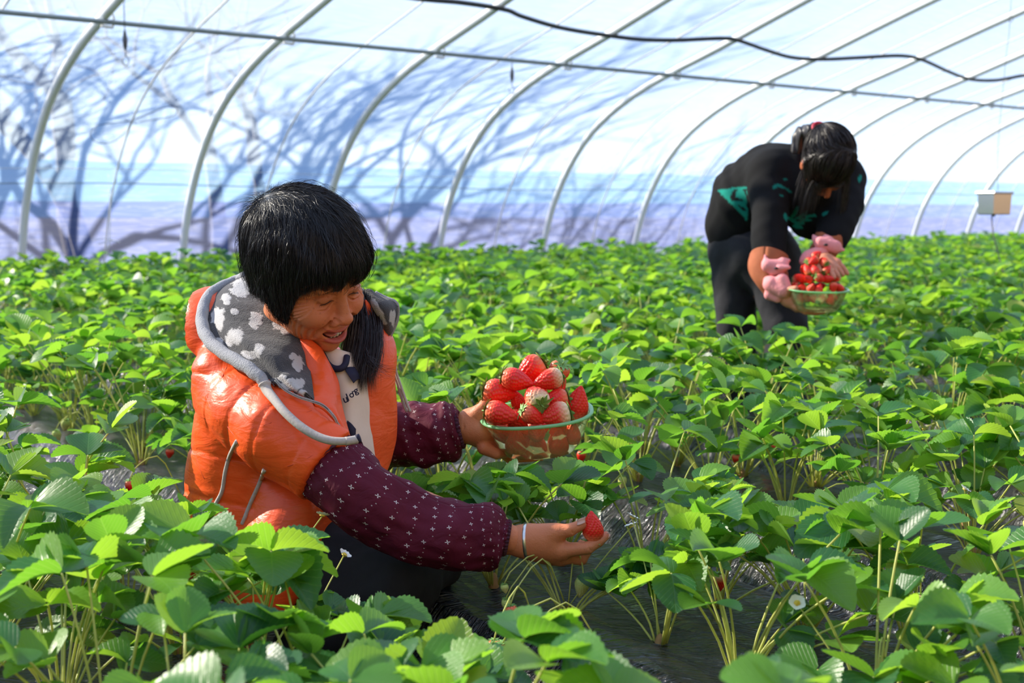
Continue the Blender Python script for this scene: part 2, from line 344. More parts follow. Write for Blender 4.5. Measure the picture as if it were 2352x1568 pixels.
# bare trees standing outside, whose shadows fall on the film
def bare_tree(base, seed, h=5.5, r=.11, lean=0.0, lab=''):
    rs = random.Random(seed); m = MB()
    def grow(p, d, L, r, lv):
        n = 5; P = [np.array(p)]; dd = np.array(d)
        for k in range(n):
            dd = dd+np.array([rs.gauss(0, .11), rs.gauss(0, .11), rs.gauss(.02, .08)]); dd /= np.linalg.norm(dd); P.append(P[-1]+dd*L/n)
        m.tube(P, np.linspace(r, r*.62, n+1), 6 if lv < 2 else 4, cap=False)
        if lv >= 6: return
        nb = 2 if lv < 1 else rs.choice([2, 3, 3])
        for b in range(nb):
            a = rs.uniform(0, 6.28); sp = rs.uniform(.35, .85); s = np.cross(dd, [math.cos(a), math.sin(a), .3]); s /= np.linalg.norm(s)
            q = P[rs.choice([3, 4, 5]) if b else 5]; nd = dd*math.cos(sp)+s*math.sin(sp)+np.array([0, 0, .12]); nd /= np.linalg.norm(nd)
            grow(q, nd, L*rs.uniform(.62, .85), r*rs.uniform(.5, .66), lv+1)
    grow((0, 0, -.1), np.array([lean, 0, 1.0])/math.hypot(1, lean), h*.24, r, 0)
    o = m.build('bare_tree', M['bark']); o.location = base; tag(o, lab, 'tree', 'bare trees outside the film')
SH = np.array(SUN_TO); ORD = 'first second third fourth fifth sixth seventh eighth ninth tenth eleventh twelfth thirteenth fourteenth fifteenth sixteenth seventeenth eighteenth nineteenth twentieth'.split()
for k, (px, Y, dist, sc, ln) in enumerate([(-60, 10.0, 2.6, 1.25, .1), (180, 10.5, 3.6, 1.3, .2), (330, 10.7, 2.4, 1.0, -.2), (560, 11.0, 3.0, 1.55, -.05), (840, 12.2, 2.6, 1.5, .1), (980, 12.7, 3.4, 1.7, -.1), (1180, 13.6, 3.0, 1.35, .15), (1480, 15.2, 4.2, 1.2, .1)]):
    f = at(px, 560, Y); f[2] = 0; hd = np.array([SH[0], SH[1], 0]); hd /= np.linalg.norm(hd)
    p = f+hd*dist*1.25; bare_tree((p[0], p[1], 0), 31+k, 5.6*sc, .085*sc, ln, 'bare leafless tree outside the film, %s from the left' % ORD[k])
# ------------------------------------------------ strawberry plants
def leaf_mat(name='strawberry_leaf', dull=0.0):
    t = NT(name); uvm = t.n('ShaderNodeUVMap'); sp = t.n('ShaderNodeSeparateXYZ'); t.l(uvm.outputs[0], sp.inputs[0])
    au = t.math('ABSOLUTE', sp.outputs[0]); v = sp.outputs[1]
    lat = t.math('SUBTRACT', v, t.math('MULTIPLY', au, .62)); ph = t.math('FRACT', t.math('MULTIPLY', lat, 8.0))
    tri = t.math('ABSOLUTE', t.math('SUBTRACT', ph, .5)); vein = t.math('SUBTRACT', 1.0, t.math('MULTIPLY', tri, 8.0), clamp=True)
    mid = t.math('SUBTRACT', 1.0, t.math('MULTIPLY', au, 22.0), clamp=True); vv = t.math('MAXIMUM', vein, mid)
    oi = t.n('ShaderNodeObjectInfo'); at_ = t.n('ShaderNodeAttribute'); at_.attribute_name = 'rnd'
    rnd = t.math('FRACT', t.math('ADD', oi.outputs['Random'], at_.outputs['Fac']))
    base = t.ramp(rnd, [(0, (.018, .095, .038)), (.3, (.034, .145, .040)), (.65, (.085, .240, .028)), (.93, (.150, .330, .035)), (1, (.26, .30, .045))])
    base = t.mix(t.math('MULTIPLY', vv, .22), base, (.18, .34, .09, 1))
    geo = t.n('ShaderNodeNewGeometry'); base = t.mix(t.math('MULTIPLY', geo.outputs['Backfacing'], .45), base, (.22, .33, .16, 1))
    hgt = t.math('SUBTRACT', t.math('MULTIPLY', t.noise(14, 3, uvm.outputs[0]), .9), t.math('MULTIPLY', vv, 1.0))
    nb = t.bump(hgt, .5, .0006)
    pb = t.pbsdf(base, .38, nb, Specular_IOR_Level=.55)
    tl = t.n('ShaderNodeBsdfTranslucent'); t.l(t.mix(t.math('MULTIPLY', vv, .28), t.ramp(rnd, [(0, (.16, .46, .03)), (.5, (.33, .68, .035)), (1, (.52, .80, .05))]), (.55, .85, .16, 1)), tl.inputs[0]); t.l(nb, tl.inputs['Normal'])
    mx = t.n('ShaderNodeMixShader'); mx.inputs[0].default_value = .45; t.l(pb, mx.inputs[1]); t.l(tl.outputs[0], mx.inputs[2])
    return t.done(mx.outputs[0])
M['leaf'] = leaf_mat()
def stalk_mat():
    t = NT('leaf_stalk'); oi = t.n('ShaderNodeObjectInfo'); n = t.noise(9, 3, t.obj())
    c = t.mix(n, (.50, .58, .12, 1), (.72, .68, .24, 1)); pb = t.pbsdf(c, .5)
    tl = t.n('ShaderNodeBsdfTranslucent'); tl.inputs[0].default_value = (.7, .75, .2, 1); mx = t.n('ShaderNodeMixShader'); mx.inputs[0].default_value = .3
    t.l(pb, mx.inputs[1]); t.l(tl.outputs[0], mx.inputs[2]); return t.done(mx.outputs[0])
M['stalk'] = stalk_mat()
M['crown'] = noisy('reddish_crown', (.22, .10, .04), (.42, .26, .10), 60, .8, .4)
M['petal'] = simple('white_petal', (.86, .86, .80), .5); M['anther'] = simple('yellow_centre', (.75, .52, .05), .6)

def leaflet_geo(seed, teeth=11, res=2):
    rs = random.Random(seed); fold = rs.uniform(.15, .75); droop = rs.uniform(-.05, .50); cup = rs.uniform(-.25, .15); wid = rs.uniform(.40, .47); twist = rs.uniform(-.25, .25)
    n = teeth*2; V = []; UV = []
    def half(t):
        return wid*1.05*(math.sin(math.pi*min(1, t**.86))**.72)*(0.78+.34*t) if 0 < t < 1 else 0
    for k in range(n+1):
        t = .03+.95*k/n
        w = max(.02, half(t)); ed = 1.0 if k % 2 == 0 else 1.075
        tt = t+(0.020 if k % 2 else 0)
        if k == n: w = .035; ed = 1; tt = 1.0
        for c in (-1, -.55, 0, .55, 1):
            x = w*c*(ed if abs(c) == 1 else 1); y = tt if abs(c) == 1 else t-.03*(abs(c) > 0)+.03*(abs(c) > 0)*1
            a = abs(x); z = fold*a*1.0-cup*a*a*2-droop*t*t+.0015*math.sin(t*40+c)*abs(c)+twist*x*t
            V.append((x, y, z)); UV.append((c*w/.5, t))
    F = [(k*5+j, k*5+j+1, (k+1)*5+j+1, (k+1)*5+j) for k in range(n) for j in range(4)]
    return np.array(V), F, np.array(UV)
LG = [leaflet_geo(s) for s in range(8)]
LEAFLET = [mk_mesh('leaflet', g[0], g[1], [M['leaf']], g[2], {'rnd': np.zeros(len(g[0]))}) for g in LG]
def low_leaflet(seed):
    rs = random.Random(seed); fold = rs.uniform(.15, .5); droop = rs.uniform(0, .35)
    V = []; UV = []
    for t, w in ((0.0, .03), (.25, .27), (.45, .42), (.65, .47), (.85, .34), (1.0, .08)):
        for c in (-1, 0, 1): V.append((w*c, t, fold*w*abs(c)-droop*t*t)); UV.append((c*w/.5, t))
    F = [(k*3+j, k*3+j+1, (k+1)*3+j+1, (k+1)*3+j) for k in range(5) for j in range(2)]
    return np.array(V), F, np.array(UV)
LLG = [low_leaflet(s) for s in range(8)]

def rotm(yaw, pitch, roll=0.0): return np.array(Matrix.Rotation(yaw, 3, 'Z')@Matrix.Rotation(pitch, 3, 'X')@Matrix.Rotation(roll, 3, 'Y'))
def plan_leaf(rs, hgt, spread):
    """one trifoliate leaf: stalk path and three leaflet placements (pos, matrix, size), in plant space"""
    az = rs.uniform(0, 2*math.pi); L = hgt*rs.uniform(.62, 1.12); out = spread*rs.uniform(.35, 1.1)
    d = np.array([math.cos(az), math.sin(az), 0])
    P = smooth_path([d*.008, d*out*.30+[0, 0, L*.40], d*out*.62+[0, 0, L*.75], d*out*.95+[0, 0, L]], 7)
    P += np.array([rs.uniform(-.008, .008), rs.uniform(-.008, .008), 0])*np.linspace(0, 1, 7)[:, None]**2
    tip = P[-1]; yaw = az-math.pi/2; size = rs.uniform(.050, .078)*(.8+.35*hgt/.27)
    sl = []
    tilt = rs.uniform(-.25, .95)
    for k, (dy, s) in enumerate(((0, 1.05), (1.22, .95), (-1.22, .95))):
        y = yaw+dy+rs.uniform(-.2, .2); p = tilt*(1 if k == 0 else .7)+rs.uniform(-.25, .35)+(.15 if k else 0); r = rs.uniform(-.5, .5)
        sl.append((tip, rotm(y, p, r), size*s, rs.randrange(8)))
    return P, sl
def plan_plant(seed, hgt=.27, spread=.17, n=11):
    rs = random.Random(seed); return [plan_leaf(rs, hgt*(1 if k < n*.6 else rs.uniform(.35, .8)), spread*(1 if k < n*.6 else 1.15)) for k in range(n)]

def plant_mesh(seed, hi=True, **kw):
    V = []; F = []; UV = []; R = []; MI = []; n = 0; rs = random.Random(seed*7)
    for P, sl in plan_plant(seed, **kw):
        tv, tf, tu = tube_geo(P, np.linspace(.0024, .0016, 7), 4 if hi else 3, cap=False)
        V.append(tv); UV.append(tu); R.append(np.zeros(len(tv))); F += [tuple(i+n for i in f) for f in tf]; MI += [1]*len(tf); n += len(tv)
        r0 = rs.random()
        for tip, Rm, s, g in sl:
            lv, lf, lu = (LG if hi else LLG)[g]
            q = (lv*s)@Rm.T+tip; V.append(q); UV.append(lu); R.append(np.full(len(q), (r0+rs.uniform(0, .2)) % 1)); F += [tuple(i+n for i in f) for f in lf]; MI += [0]*len(lf); n += len(q)
    return np.concatenate(V), F, np.concatenate(UV), np.concatenate(R), MI
MIDP = []
for s in range(9):
    V, F, UV, R, MI = plant_mesh(100+s, True, n=12)
    MIDP.append(mk_mesh('strawberry_plant', V, F, [M['leaf'], M['stalk']], UV, {'rnd': R}, mi=MI))
STALKM = {}
def flower_mesh():
    m = MB()
    for k in range(5):
        a = k*2*math.pi/5; R = rotm(a, .25); V = []
        for t, w in ((0.1, .15), (.4, .45), (.75, .5), (1, .2)):
            for c in (-1, 0, 1): V.append((w*c, t, .12*abs(c)+.1*t))
        m.add((np.array(V)*.011)@R.T, [(i*3+j, i*3+j+1, (i+1)*3+j+1, (i+1)*3+j) for i in range(3) for j in range(2)], m=0)
    V, F = lathe([(.0001, .0045), (.003, .0035), (.0042, .0015), (.004, 0)], 10); m.add(V, F, m=1)
    return m
FLM = None
def berry_mat(name, pale, ripe, seedc, lo, hi):
    """berry flesh; pale shade near the calyx (z of the mesh runs 0 at the calyx to -1 at the tip)"""
    t = NT(name); tc = t.n('ShaderNodeTexCoord'); sp = t.n('ShaderNodeSeparateXYZ'); a = t.n('ShaderNodeAttribute'); a.attribute_name = 'ax'
    n = t.noise(25, 3, tc.outputs['Object']); f = t.math('ADD', a.outputs['Fac'], t.math('MULTIPLY', t.math('SUBTRACT', n, .5), .25))
    c = t.ramp(f, [(lo, pale), (hi, ripe)]); s = t.n('ShaderNodeAttribute'); s.attribute_name = 'seed'
    c = t.mix(s.outputs['Fac'], c, (*seedc, 1))
    return t.done(t.pbsdf(c, .34, None, Subsurface_Weight=.10, Subsurface_Radius=(.01, .003, .002), Subsurface_Scale=.3, Specular_IOR_Level=.36))
M['berry'] = berry_mat('ripe_strawberry', (.88, .22, .10), (.80, .016, .011), (.62, .20, .04), .02, .30)
M['berry_half'] = berry_mat('half_ripe_strawberry', (.80, .62, .38), (.80, .030, .018), (.62, .30, .06), .05, .42)
M['berry_green'] = berry_mat('unripe_strawberry', (.50, .60, .16), (.66, .62, .26), (.45, .22, .06), .1, .9)
M['calyx'] = noisy('green_calyx', (.12, .30, .05), (.26, .45, .12), 90, .55)
def berry_mesh(seed, mat, hires=True, elong=1.35):
    """strawberry of width about 1, calyx at z=0, tip at -elong; dimples each with a seed"""
    rs = random.Random(seed); nu, nv = (64, 44) if hires else (22, 14)
    skew = (rs.uniform(-.12, .12), rs.uniform(-.12, .12)); tipw = rs.uniform(.9, 1.5)
    def R(t): return .5*(math.sin(math.pi*min(1, (t*.93+.07)**.64))**.66)*(1 if t < .4 else 1-.16*tipw*(t-.4)) if t < 1 else 0.0
    rows = 11; centers = []
    for r in range(rows):
        t = .07+.88*(r+.5)/rows; rr = R(t); m_ = max(3, int(round(2*math.pi*rr/.185)))
        for j in range(m_): centers.append((t, (j+.5*(r % 2))*2*math.pi/m_))
    def pos(t, a):
        r = R(t); return np.array([r*math.cos(a)*1.04+skew[0]*t*t, r*math.sin(a)*.94+skew[1]*t*t, -elong*t])
    cp = np.array([pos(t, a) for t, a in centers])
    V = np.array([pos(min(.9999, i/nv), 2*math.pi*j/nu) for i in range(nv+1) for j in range(nu)])
    Nn = V-np.array([0, 0, -.45*elong]); Nn /= np.linalg.norm(Nn, axis=1)[:, None]
    d = np.sqrt(((V[:, None]-cp[None])**2).sum(-1)).min(1)
    dep = np.exp(-(d/.052)**2); V2 = V-Nn*(.062*dep)[:, None]+Nn*(.024*np.exp(-(d/.022)**2))[:, None]
    F = [(i*nu+j, i*nu+(j+1) % nu, (i+1)*nu+(j+1) % nu, (i+1)*nu+j) for i in range(nv) for j in range(nu)]
    F = [f[::-1] for f in F]+[tuple(range(nu))]
    return mk_mesh('fruit_flesh', V2, F, [mat], None, {'ax': -V[:, 2]/elong, 'seed': np.exp(-(d/.019)**2)})
def calyx_mesh(seed):
    rs = random.Random(seed); m = MB(); n = rs.choice([9, 10, 11])
    for k in range(n):
        a = k*2*math.pi/n+rs.uniform(-.15, .15); L = rs.uniform(.36, .52); lift = rs.uniform(-.10, .16); V = []
        for t, w in ((0, .05), (.3, .085), (.6, .075), (.85, .04), (1, .004)):
            for c in (-1, 0, 1): V.append((w*c, .05+L*t, .02+lift*t*t+.03*abs(c)-.10*(t-.3)**2+.03))
        m.add(np.array(V)@rotm(a, 0).T, [(i*3+j, i*3+j+1, (i+1)*3+j+1, (i+1)*3+j) for i in range(4) for j in range(2)])
    m.tube([(0, 0, .0), (0, .01, .08), (.02, .03, .2)], [.05, .035, .03], 6)
    return m
BM = {k: [berry_mesh(s+{'berry': 0, 'berry_half': 50, 'berry_green': 90}[k], M[k], True, el) for s, el in enumerate((1.15, 1.3, 1.45))] for k in ('berry', 'berry_half', 'berry_green')}
CM = []
for s in range(4):
    o = calyx_mesh(s).build('calyx', M['calyx']); CM.append(o.data); bpy.data.objects.remove(o)

SF = WALL0@NV
sites = []
for kb in range(-2, 26):
    for row in (-.135, .135):
        s = FUR+PER/2+PER*kb+row; u = .55+RNG.uniform(0, .2)
        while u < 12.6:
            p = (s+RNG.normal(0, .018))*AX+(u+SF)*NV; u += .215+RNG.normal(0, .02); p[2] = BED_H-.004
            if p[1] < .75: continue
            px = 1176+2916*p[0]/p[1]
            if -260*(1+1/p[1]) < px < 2352+260*(1+1/p[1]): sites.append(p)
sites.sort(key=lambda p: p[1])
KEEP_OUT = []   # (x, y, radius) around figures, filled by table below
def clear_of(p):
    for x, y, r in KEEP_OUT:
        if (p[0]-x)**2+(p[1]-y)**2 < r*r: return False
    return True
def ko(px, Y, r): q = at(px, 900, Y); KEEP_OUT.append((q[0], q[1], r))
ko(640, 2.42, .20); ko(760, 2.2, .17); ko(900, 2.15, .15); ko(1020, 2.10, .14); ko(560, 2.45, .18)   # kneeling woman
ko(1690, 4.9, .24); ko(1810, 4.9, .22); ko(1690, 4.62, .17); ko(1800, 4.60, .17)
sites = [p for p in sites if clear_of(p)]
NEAR, INDIV = 80, 300
LIM = np.array([(-400, 900), (100, 960), (150, 1050), (300, 1085), (380, 1085), (520, 1140), (540, 1200), (780, 1190), (800, 1300), (860, 1350), (1060, 1360), (1090, 1440), (1130, 1400), (1170, 1340), (1300, 1315), (1400, 1280), (1440, 1240), (1470, 1250), (1520, 1150), (1700, 1100), (2700, 1050)])
LIM2 = np.array([(-400, 0), (380, 0), (410, 1200), (700, 1200), (860, 1110), (930, 1075), (1060, 1080), (1100, 1065), (1180, 1062), (1320, 1050), (1375, 985), (1390, 900), (1400, 0), (3000, 0)])
def project(P):
    d = np.asarray(P)-np.array([0, 0, CAM_H]); cp, sp = math.cos(PITCH), math.sin(PITCH); dep = d[..., 1]*cp-d[..., 2]*sp; up = d[..., 1]*sp+d[..., 2]*cp
    return 1176+FPX*d[..., 0]/dep, 784-FPX*up/dep
def leaf_ok(p, rz, tip, sl, Ymax=2.25):
    """leaves pushed aside where the crouching woman, her hands and the berry have cleared the foliage"""
    c, s_ = math.cos(rz), math.sin(rz); Rz = np.array([[c, -s_, 0], [s_, c, 0], [0, 0, 1]])
    pts = [tip]+[tip+np.array(Rm)@np.array([dx*s, dy*s, 0]) for _, Rm, s, g in sl for dx, dy in ((0, 1), (.35, .5), (-.35, .5))]
    W_ = np.array([Rz@np.array(q)+p for q in pts])
    x, y = project(W_)
    if W_[:, 1].mean() > 2.75: return True
    if W_[:, 1].mean() > Ymax: return bool((y > np.interp(x, LIM2[:, 0], LIM2[:, 1])).all())
    return bool((y > np.interp(x, LIM[:, 0], LIM[:, 1])).all())
def where_text(p, k):
    px = 1176+2916*p[0]/p[1]; return px
rs = random.Random(5)
PLANTS = []
def near_plant(p, k, h=None):
    hgt = h or rs.uniform(.22, .29)
    t = thing('strawberry_plant', '', 'plant', p, 'strawberry plants on the mulched beds')
    rz = rs.uniform(0, 6.28); t.rotation_euler = (0, 0, rz)
    for P, sl in plan_plant(1000+k*13, hgt=hgt, spread=.155, n=rs.choice([12, 13, 14, 15])):
        for shrink in (1, .8, .62, .45):
            P2 = P*[1, 1, shrink]; sl2 = [(P2[-1], Rm, s, g) for _, Rm, s, g in sl]
            if leaf_ok(p, rz, P2[-1], sl2): break
        else: continue
        P, sl = P2, sl2
        V, F, UV = tube_geo(P, np.linspace(.0022, .0015, 7), 6, cap=True)
        st = link('leaf_stalk', mk_mesh('leaf_stalk', V, F, [M['stalk']], UV), t)
        for tip, Rm, s, g in sl:
            lf = link('leaflet', LEAFLET[g], st); mt = Matrix(Rm.tolist()).to_4x4(); lf.matrix_local = Matrix.Translation(tip)@mt@Matrix.Scale(s, 4)
    V, F = lathe([(.001, .024), (.006, .020), (.010, .008), (.011, -.005)], 8); m = MB(); m.add(V, F); m.build('crown', M['crown'], t)
    return t
def add_fruit(t, k, kind, dx, dy, z, size=.024):
    r_ = math.hypot(dx, dy)+1e-6; f_ = max(0.0, 1-.15/r_); m = MB(); P = smooth_path([(dx*f_, dy*f_, .015), (dx*(f_+.4*(1-f_)), dy*(f_+.4*(1-f_)), min(.12, z+.09)), (dx*(f_+.85*(1-f_)), dy*(f_+.85*(1-f_)), z+size*1.6+.02), (dx, dy, z+size*1.2)], 9); m.tube(P, .0014, 5); fs = m.build('fruit_stalk', M['stalk'], t)
    b = link('fruit', BM[kind][k % 3], fs, (dx, dy, z+size*1.15), (rs.uniform(-.3, .3), rs.uniform(-.3, .3), rs.uniform(0, 6)), size)
    c = link('calyx', CM[k % 4], fs, (dx, dy, z+size*1.15), (0, 0, 1), size)
def add_flower(t, dx, dy, z, bloom=True):
    r_ = math.hypot(dx, dy)+1e-6; f_ = max(0.0, 1-.14/r_); m = MB(); m.tube(smooth_path([(dx*f_, dy*f_, .02), (dx*(f_+1)/2, dy*(f_+1)/2, z*.6), (dx, dy, z)], 7), .0012, 5); fs = m.build('flower_stalk', M['stalk'], t)
    f = link('flower', FLM, fs, (dx, dy, z), (rs.uniform(-.6, .6), rs.uniform(-.6, .6), rs.uniform(0, 6)), 1.15)
_o = flower_mesh().build('flower', [M['petal'], M['anther']]); FLM = _o.data; bpy.data.objects.remove(_o)
for k, p in enumerate(sites[:NEAR]):
    t = near_plant(p, k); PLANTS.append(t)
    if rs.random() < .55: a = rs.uniform(0, 6.28); add_flower(t, .11*math.cos(a), .11*math.sin(a), rs.uniform(.14, .22))
    if rs.random() < .45: a = rs.uniform(0, 6.28); add_fruit(t, k, rs.choice(['berry', 'berry_green', 'berry_half', 'berry_green']), .15*math.cos(a), .15*math.sin(a), rs.uniform(.015, .06))
for k, p in enumerate(sites[NEAR:INDIV]):
    o = link('strawberry_plant', MIDP[k % len(MIDP)], None, tuple(p), (rs.uniform(-.06, .06), rs.uniform(-.06, .06), rs.uniform(0, 6.28)), rs.uniform(.88, 1.14))
    tag(o, '', 'plant', 'strawberry plants on the mulched beds'); PLANTS.append(o)
def ordi(k):
    w = 'first second third fourth fifth sixth seventh eighth ninth tenth eleventh twelfth thirteenth fourteenth fifteenth sixteenth seventeenth eighteenth nineteenth'.split()
    return w[k] if k < len(w) else ('twent' if k < 29 else 'thirt' if k < 39 else 'fort')+('ieth' if (k+1) % 10 == 0 else 'y-'+w[(k+1) % 10-1])
rows_ = {}
for o in PLANTS:
    q = np.array(o.location); r = int(round((q@AX-FUR-PER/2-.135+.135)/PER*2+.31*0)); sgn = 1 if ((q@AX-FUR) % PER) > PER/2 else 0
    rows_.setdefault((int(math.floor((q@AX-FUR)/PER)), sgn), []).append(o)
for ri, key in enumerate(sorted(rows_)):
    for k, o in enumerate(sorted(rows_[key], key=lambda o: o.location[1])): o['label'] = 'green strawberry plant, %s from the near end of the %s planted row' % (ordi(k), ordi(ri))
# the hundreds farther off, too small to pick apart
def far_plants():
    VV = []; FF = []; UU = []; RR = []; MM = []; n = 0
    base = []
    for s in range(7):
        V, F, UV, R, MI = plant_mesh(300+s, False, n=12)
        F4 = np.array(F); base.append((V, F4, UV, R, np.array(MI)))
    for k, p in enumerate(sites[INDIV:]):
        V, F, UV, R, MI = base[k % 7]; a = rs.uniform(0, 6.28); sc = rs.uniform(.9, 1.2); c, s_ = math.cos(a)*sc, math.sin(a)*sc
        Q = np.empty_like(V); Q[:, 0] = V[:, 0]*c-V[:, 1]*s_; Q[:, 1] = V[:, 0]*s_+V[:, 1]*c; Q[:, 2] = V[:, 2]*sc
        VV.append(Q+p); FF.append(F+n); UU.append(UV); RR.append((R+rs.random()) % 1); MM.append(MI); n += len(V)
    me = mk_mesh('strawberry_plants', np.concatenate(VV), np.concatenate(FF), [M['leaf'], M['stalk']], np.concatenate(UU), {'rnd': np.concatenate(RR)}, mi=np.concatenate(MM))
    o = link('strawberry_foliage', me); tag(o, 'dense green strawberry rows reaching back to the film wall', 'plants', kind='stuff')
far_plants()
def at_z(px, py, z):
    d = at(px, py, 1.0)-np.array([0, 0, CAM_H]); k = (z-CAM_H)/d[2]; return np.array([0, 0, CAM_H])+d*k
def put(px, py, z, kind, size=.028, Y=None, k=0):
    w = at(px, py, Y) if Y else at_z(px, py, z); t = min(PLANTS[:NEAR], key=lambda o: (o.location[0]-w[0])**2+(o.location[1]-w[1])**2)
    l = w-np.array(t.location); a = -t.rotation_euler.z; x, y = l[0]*math.cos(a)-l[1]*math.sin(a), l[0]*math.sin(a)+l[1]*math.cos(a)
    if kind == 'flower': add_flower(t, x, y, l[2])
    else: add_fruit(t, k, kind, x, y, l[2]-size*.6, size)
for px, py, z, kind, size, Y in [(1340, 1345, 0, 'berry_green', .026, 2.14), (1158, 1352, 0, 'berry_green', .014, 2.1), (1162, 1388, 0, 'berry_green', .018, 2.1), (1155, 1500, .17, 'berry', .028, None), (1195, 1512, .165, 'berry', .028, None), (1135, 1490, .17, 'berry', .024, None), (1565, 1148, .17, 'berry', .030, None), (1992, 1250, .18, 'berry', .028, None), (1805, 966, .18, 'berry', .028, None), (1776, 1030, .18, 'berry', .030, None), (1750, 1040, .17, 'berry', .028, None), (2114, 1385, .18, 'berry_half', .026, None), (2035, 1340, .20, 'berry_green', .024, None), (1430, 1105, .17, 'berry_green', .022, None), (128, 1000, .17, 'berry_green', .026, None), (152, 975, .18, 'berry_green', .026, None), (225, 1015, .17, 'berry_green', .024, None), (298, 1118, .20, 'berry', .026, None), (2240, 1150, .22, 'berry_green', .020, None), (2030, 1530, .22, 'berry_green', .020, None), (1925, 1330, .22, 'berry_half', .022, None), (740, 1185, 0, 'flower', 0, 2.1), (110, 1308, .30, 'flower', 0, None), (130, 1295, .30, 'flower', 0, None), (2095, 1105, .30, 'flower', 0, None), (2108, 1112, .28, 'flower', 0, None), (2215, 1125, .30, 'flower', 0, None), (790, 1275, 0, 'flower', 0, 2.05)]: put(px, py, z, kind, size, Y, int(px) % 3)
print('SITES', len(sites))
# ------------------------------------------------ implicit-surface modelling kit
def A3(*v): return np.array(v, dtype=np.float32)
def s_ell(P, c, r, R=None):
    q = P-np.asarray(c, np.float32)
    if R is not None: q = q@np.asarray(R, np.float32)
    r = np.asarray(r, np.float32); a = q/r; k0 = np.sqrt((a*a).sum(-1)); b = a/r; k1 = np.sqrt((b*b).sum(-1))+1e-9
    return k0*(k0-1)/k1
def s_sph(P, c, r): q = P-np.asarray(c, np.float32); return np.sqrt((q*q).sum(-1))-r
def s_cap(P, a, b, ra, rb=None):
    rb = ra if rb is None else rb; a = np.asarray(a, np.float32); b = np.asarray(b, np.float32); ba = b-a; pa = P-a
    h = np.clip((pa@ba)/max(1e-12, float(ba@ba)), 0, 1); q = pa-h[:, None]*ba; return np.sqrt((q*q).sum(-1))-(ra+(rb-ra)*h)
def s_chain(P, pts, rs, k=0.0):
    d = None
    for i in range(len(pts)-1):
        e = s_cap(P, pts[i], pts[i+1], rs[i], rs[i+1]); d = e if d is None else (smin(d, e, k) if k else np.minimum(d, e))
    return d
def smin(a, b, k): h = np.clip(.5+.5*(b-a)/k, 0, 1); return b*(1-h)+a*h-k*h*(1-h)
def smax(a, b, k): return -smin(-a, -b, k)
def iso(f, lo, hi, h, B=8, margin=1.5):
    """surface nets over a sparse set of blocks; returns vertices and quads"""
    lo = np.array(lo, float); hi = np.array(hi, float); nb = np.ceil((hi-lo)/(h*B)).astype(int); n = nb*B
    gi = np.stack(np.meshgrid(*[np.arange(k) for k in nb], indexing='ij'), -1).reshape(-1, 3)
    cc = (lo+(gi*B+B/2)*h).astype(np.float32); fc = f(cc)
    full = np.empty(tuple(n), np.float32)
    full.reshape(nb[0], B, nb[1], B, nb[2], B)[:] = (np.sign(fc)*1.0).reshape(nb[0], 1, nb[1], 1, nb[2], 1)
    act = gi[np.abs(fc) < B*h*.87*margin]
    off = np.stack(np.meshgrid(*[np.arange(B)]*3, indexing='ij'), -1).reshape(-1, 3)
    for c0 in range(0, len(act), 600):
        idx = (act[c0:c0+600, None]*B+off[None]).reshape(-1, 3); v = f((lo+idx*h).astype(np.float32)); full[idx[:, 0], idx[:, 1], idx[:, 2]] = v
    ins = full < 0
    cs = ins[:-1, :-1, :-1].astype(np.int8)
    for a, b, c in [(1, 0, 0), (0, 1, 0), (0, 0, 1), (1, 1, 0), (1, 0, 1), (0, 1, 1), (1, 1, 1)]:
        cs = cs+ins[a:n[0]-1+a, b:n[1]-1+b, c:n[2]-1+c]
    cell = np.argwhere((cs > 0) & (cs < 8)); vid = -np.ones(cs.shape, np.int32); vid[cell[:, 0], cell[:, 1], cell[:, 2]] = np.arange(len(cell))
    cor = [(0, 0, 0), (1, 0, 0), (0, 1, 0), (1, 1, 0), (0, 0, 1), (1, 0, 1), (0, 1, 1), (1, 1, 1)]
    val = [full[cell[:, 0]+a, cell[:, 1]+b, cell[:, 2]+c] for a, b, c in cor]
    acc = np.zeros((len(cell), 3)); cnt = np.zeros(len(cell))
    for i in range(8):
        for j in range(i+1, 8):
            d = np.array(cor[j])-np.array(cor[i])
            if np.abs(d).sum() != 1: continue
            x = (val[i] < 0) != (val[j] < 0); t = np.where(x, val[i]/np.where(x, val[i]-val[j], 1), 0)
            acc += np.where(x[:, None], np.array(cor[i])+t[:, None]*d, 0); cnt += x
    V = lo+(cell+acc/cnt[:, None])*h; Q = []
    for ax in range(3):
        s0 = [slice(0, -1)]*3; s1 = [slice(0, -1)]*3; s0[ax] = slice(0, -1); s1[ax] = slice(1, None)
        for q in range(3):
            if q != ax: s0[q] = slice(1, -1); s1[q] = slice(1, -1)
        a = ins[tuple(s0)]; b = ins[tuple(s1)]; e = np.argwhere(a != b); e1 = e.copy()
        for q in range(3):
            if q != ax: e1[:, q] += 1
        u, v = [(1, 2), (2, 0), (0, 1)][ax]; U = np.zeros(3, int); U[u] = 1; Wv = np.zeros(3, int); Wv[v] = 1
        g = lambda o: vid[tuple((e1-o).T)]
        q = np.stack([g(U+Wv), g(Wv), g(U*0), g(U)], -1); flip = ~a[tuple(e.T)]; q[flip] = q[flip][:, ::-1]; Q.append(q)
    Q = np.concatenate(Q); Q = Q[(Q >= 0).all(1)]
    return V, Q
def grad(f, P, e=.001):
    G = np.stack([f(P+A3(*(e*(k == i) for k in range(3))))-f(P-A3(*(e*(k == i) for k in range(3)))) for i in range(3)], -1); return G/(np.linalg.norm(G, axis=1)[:, None]+1e-9)
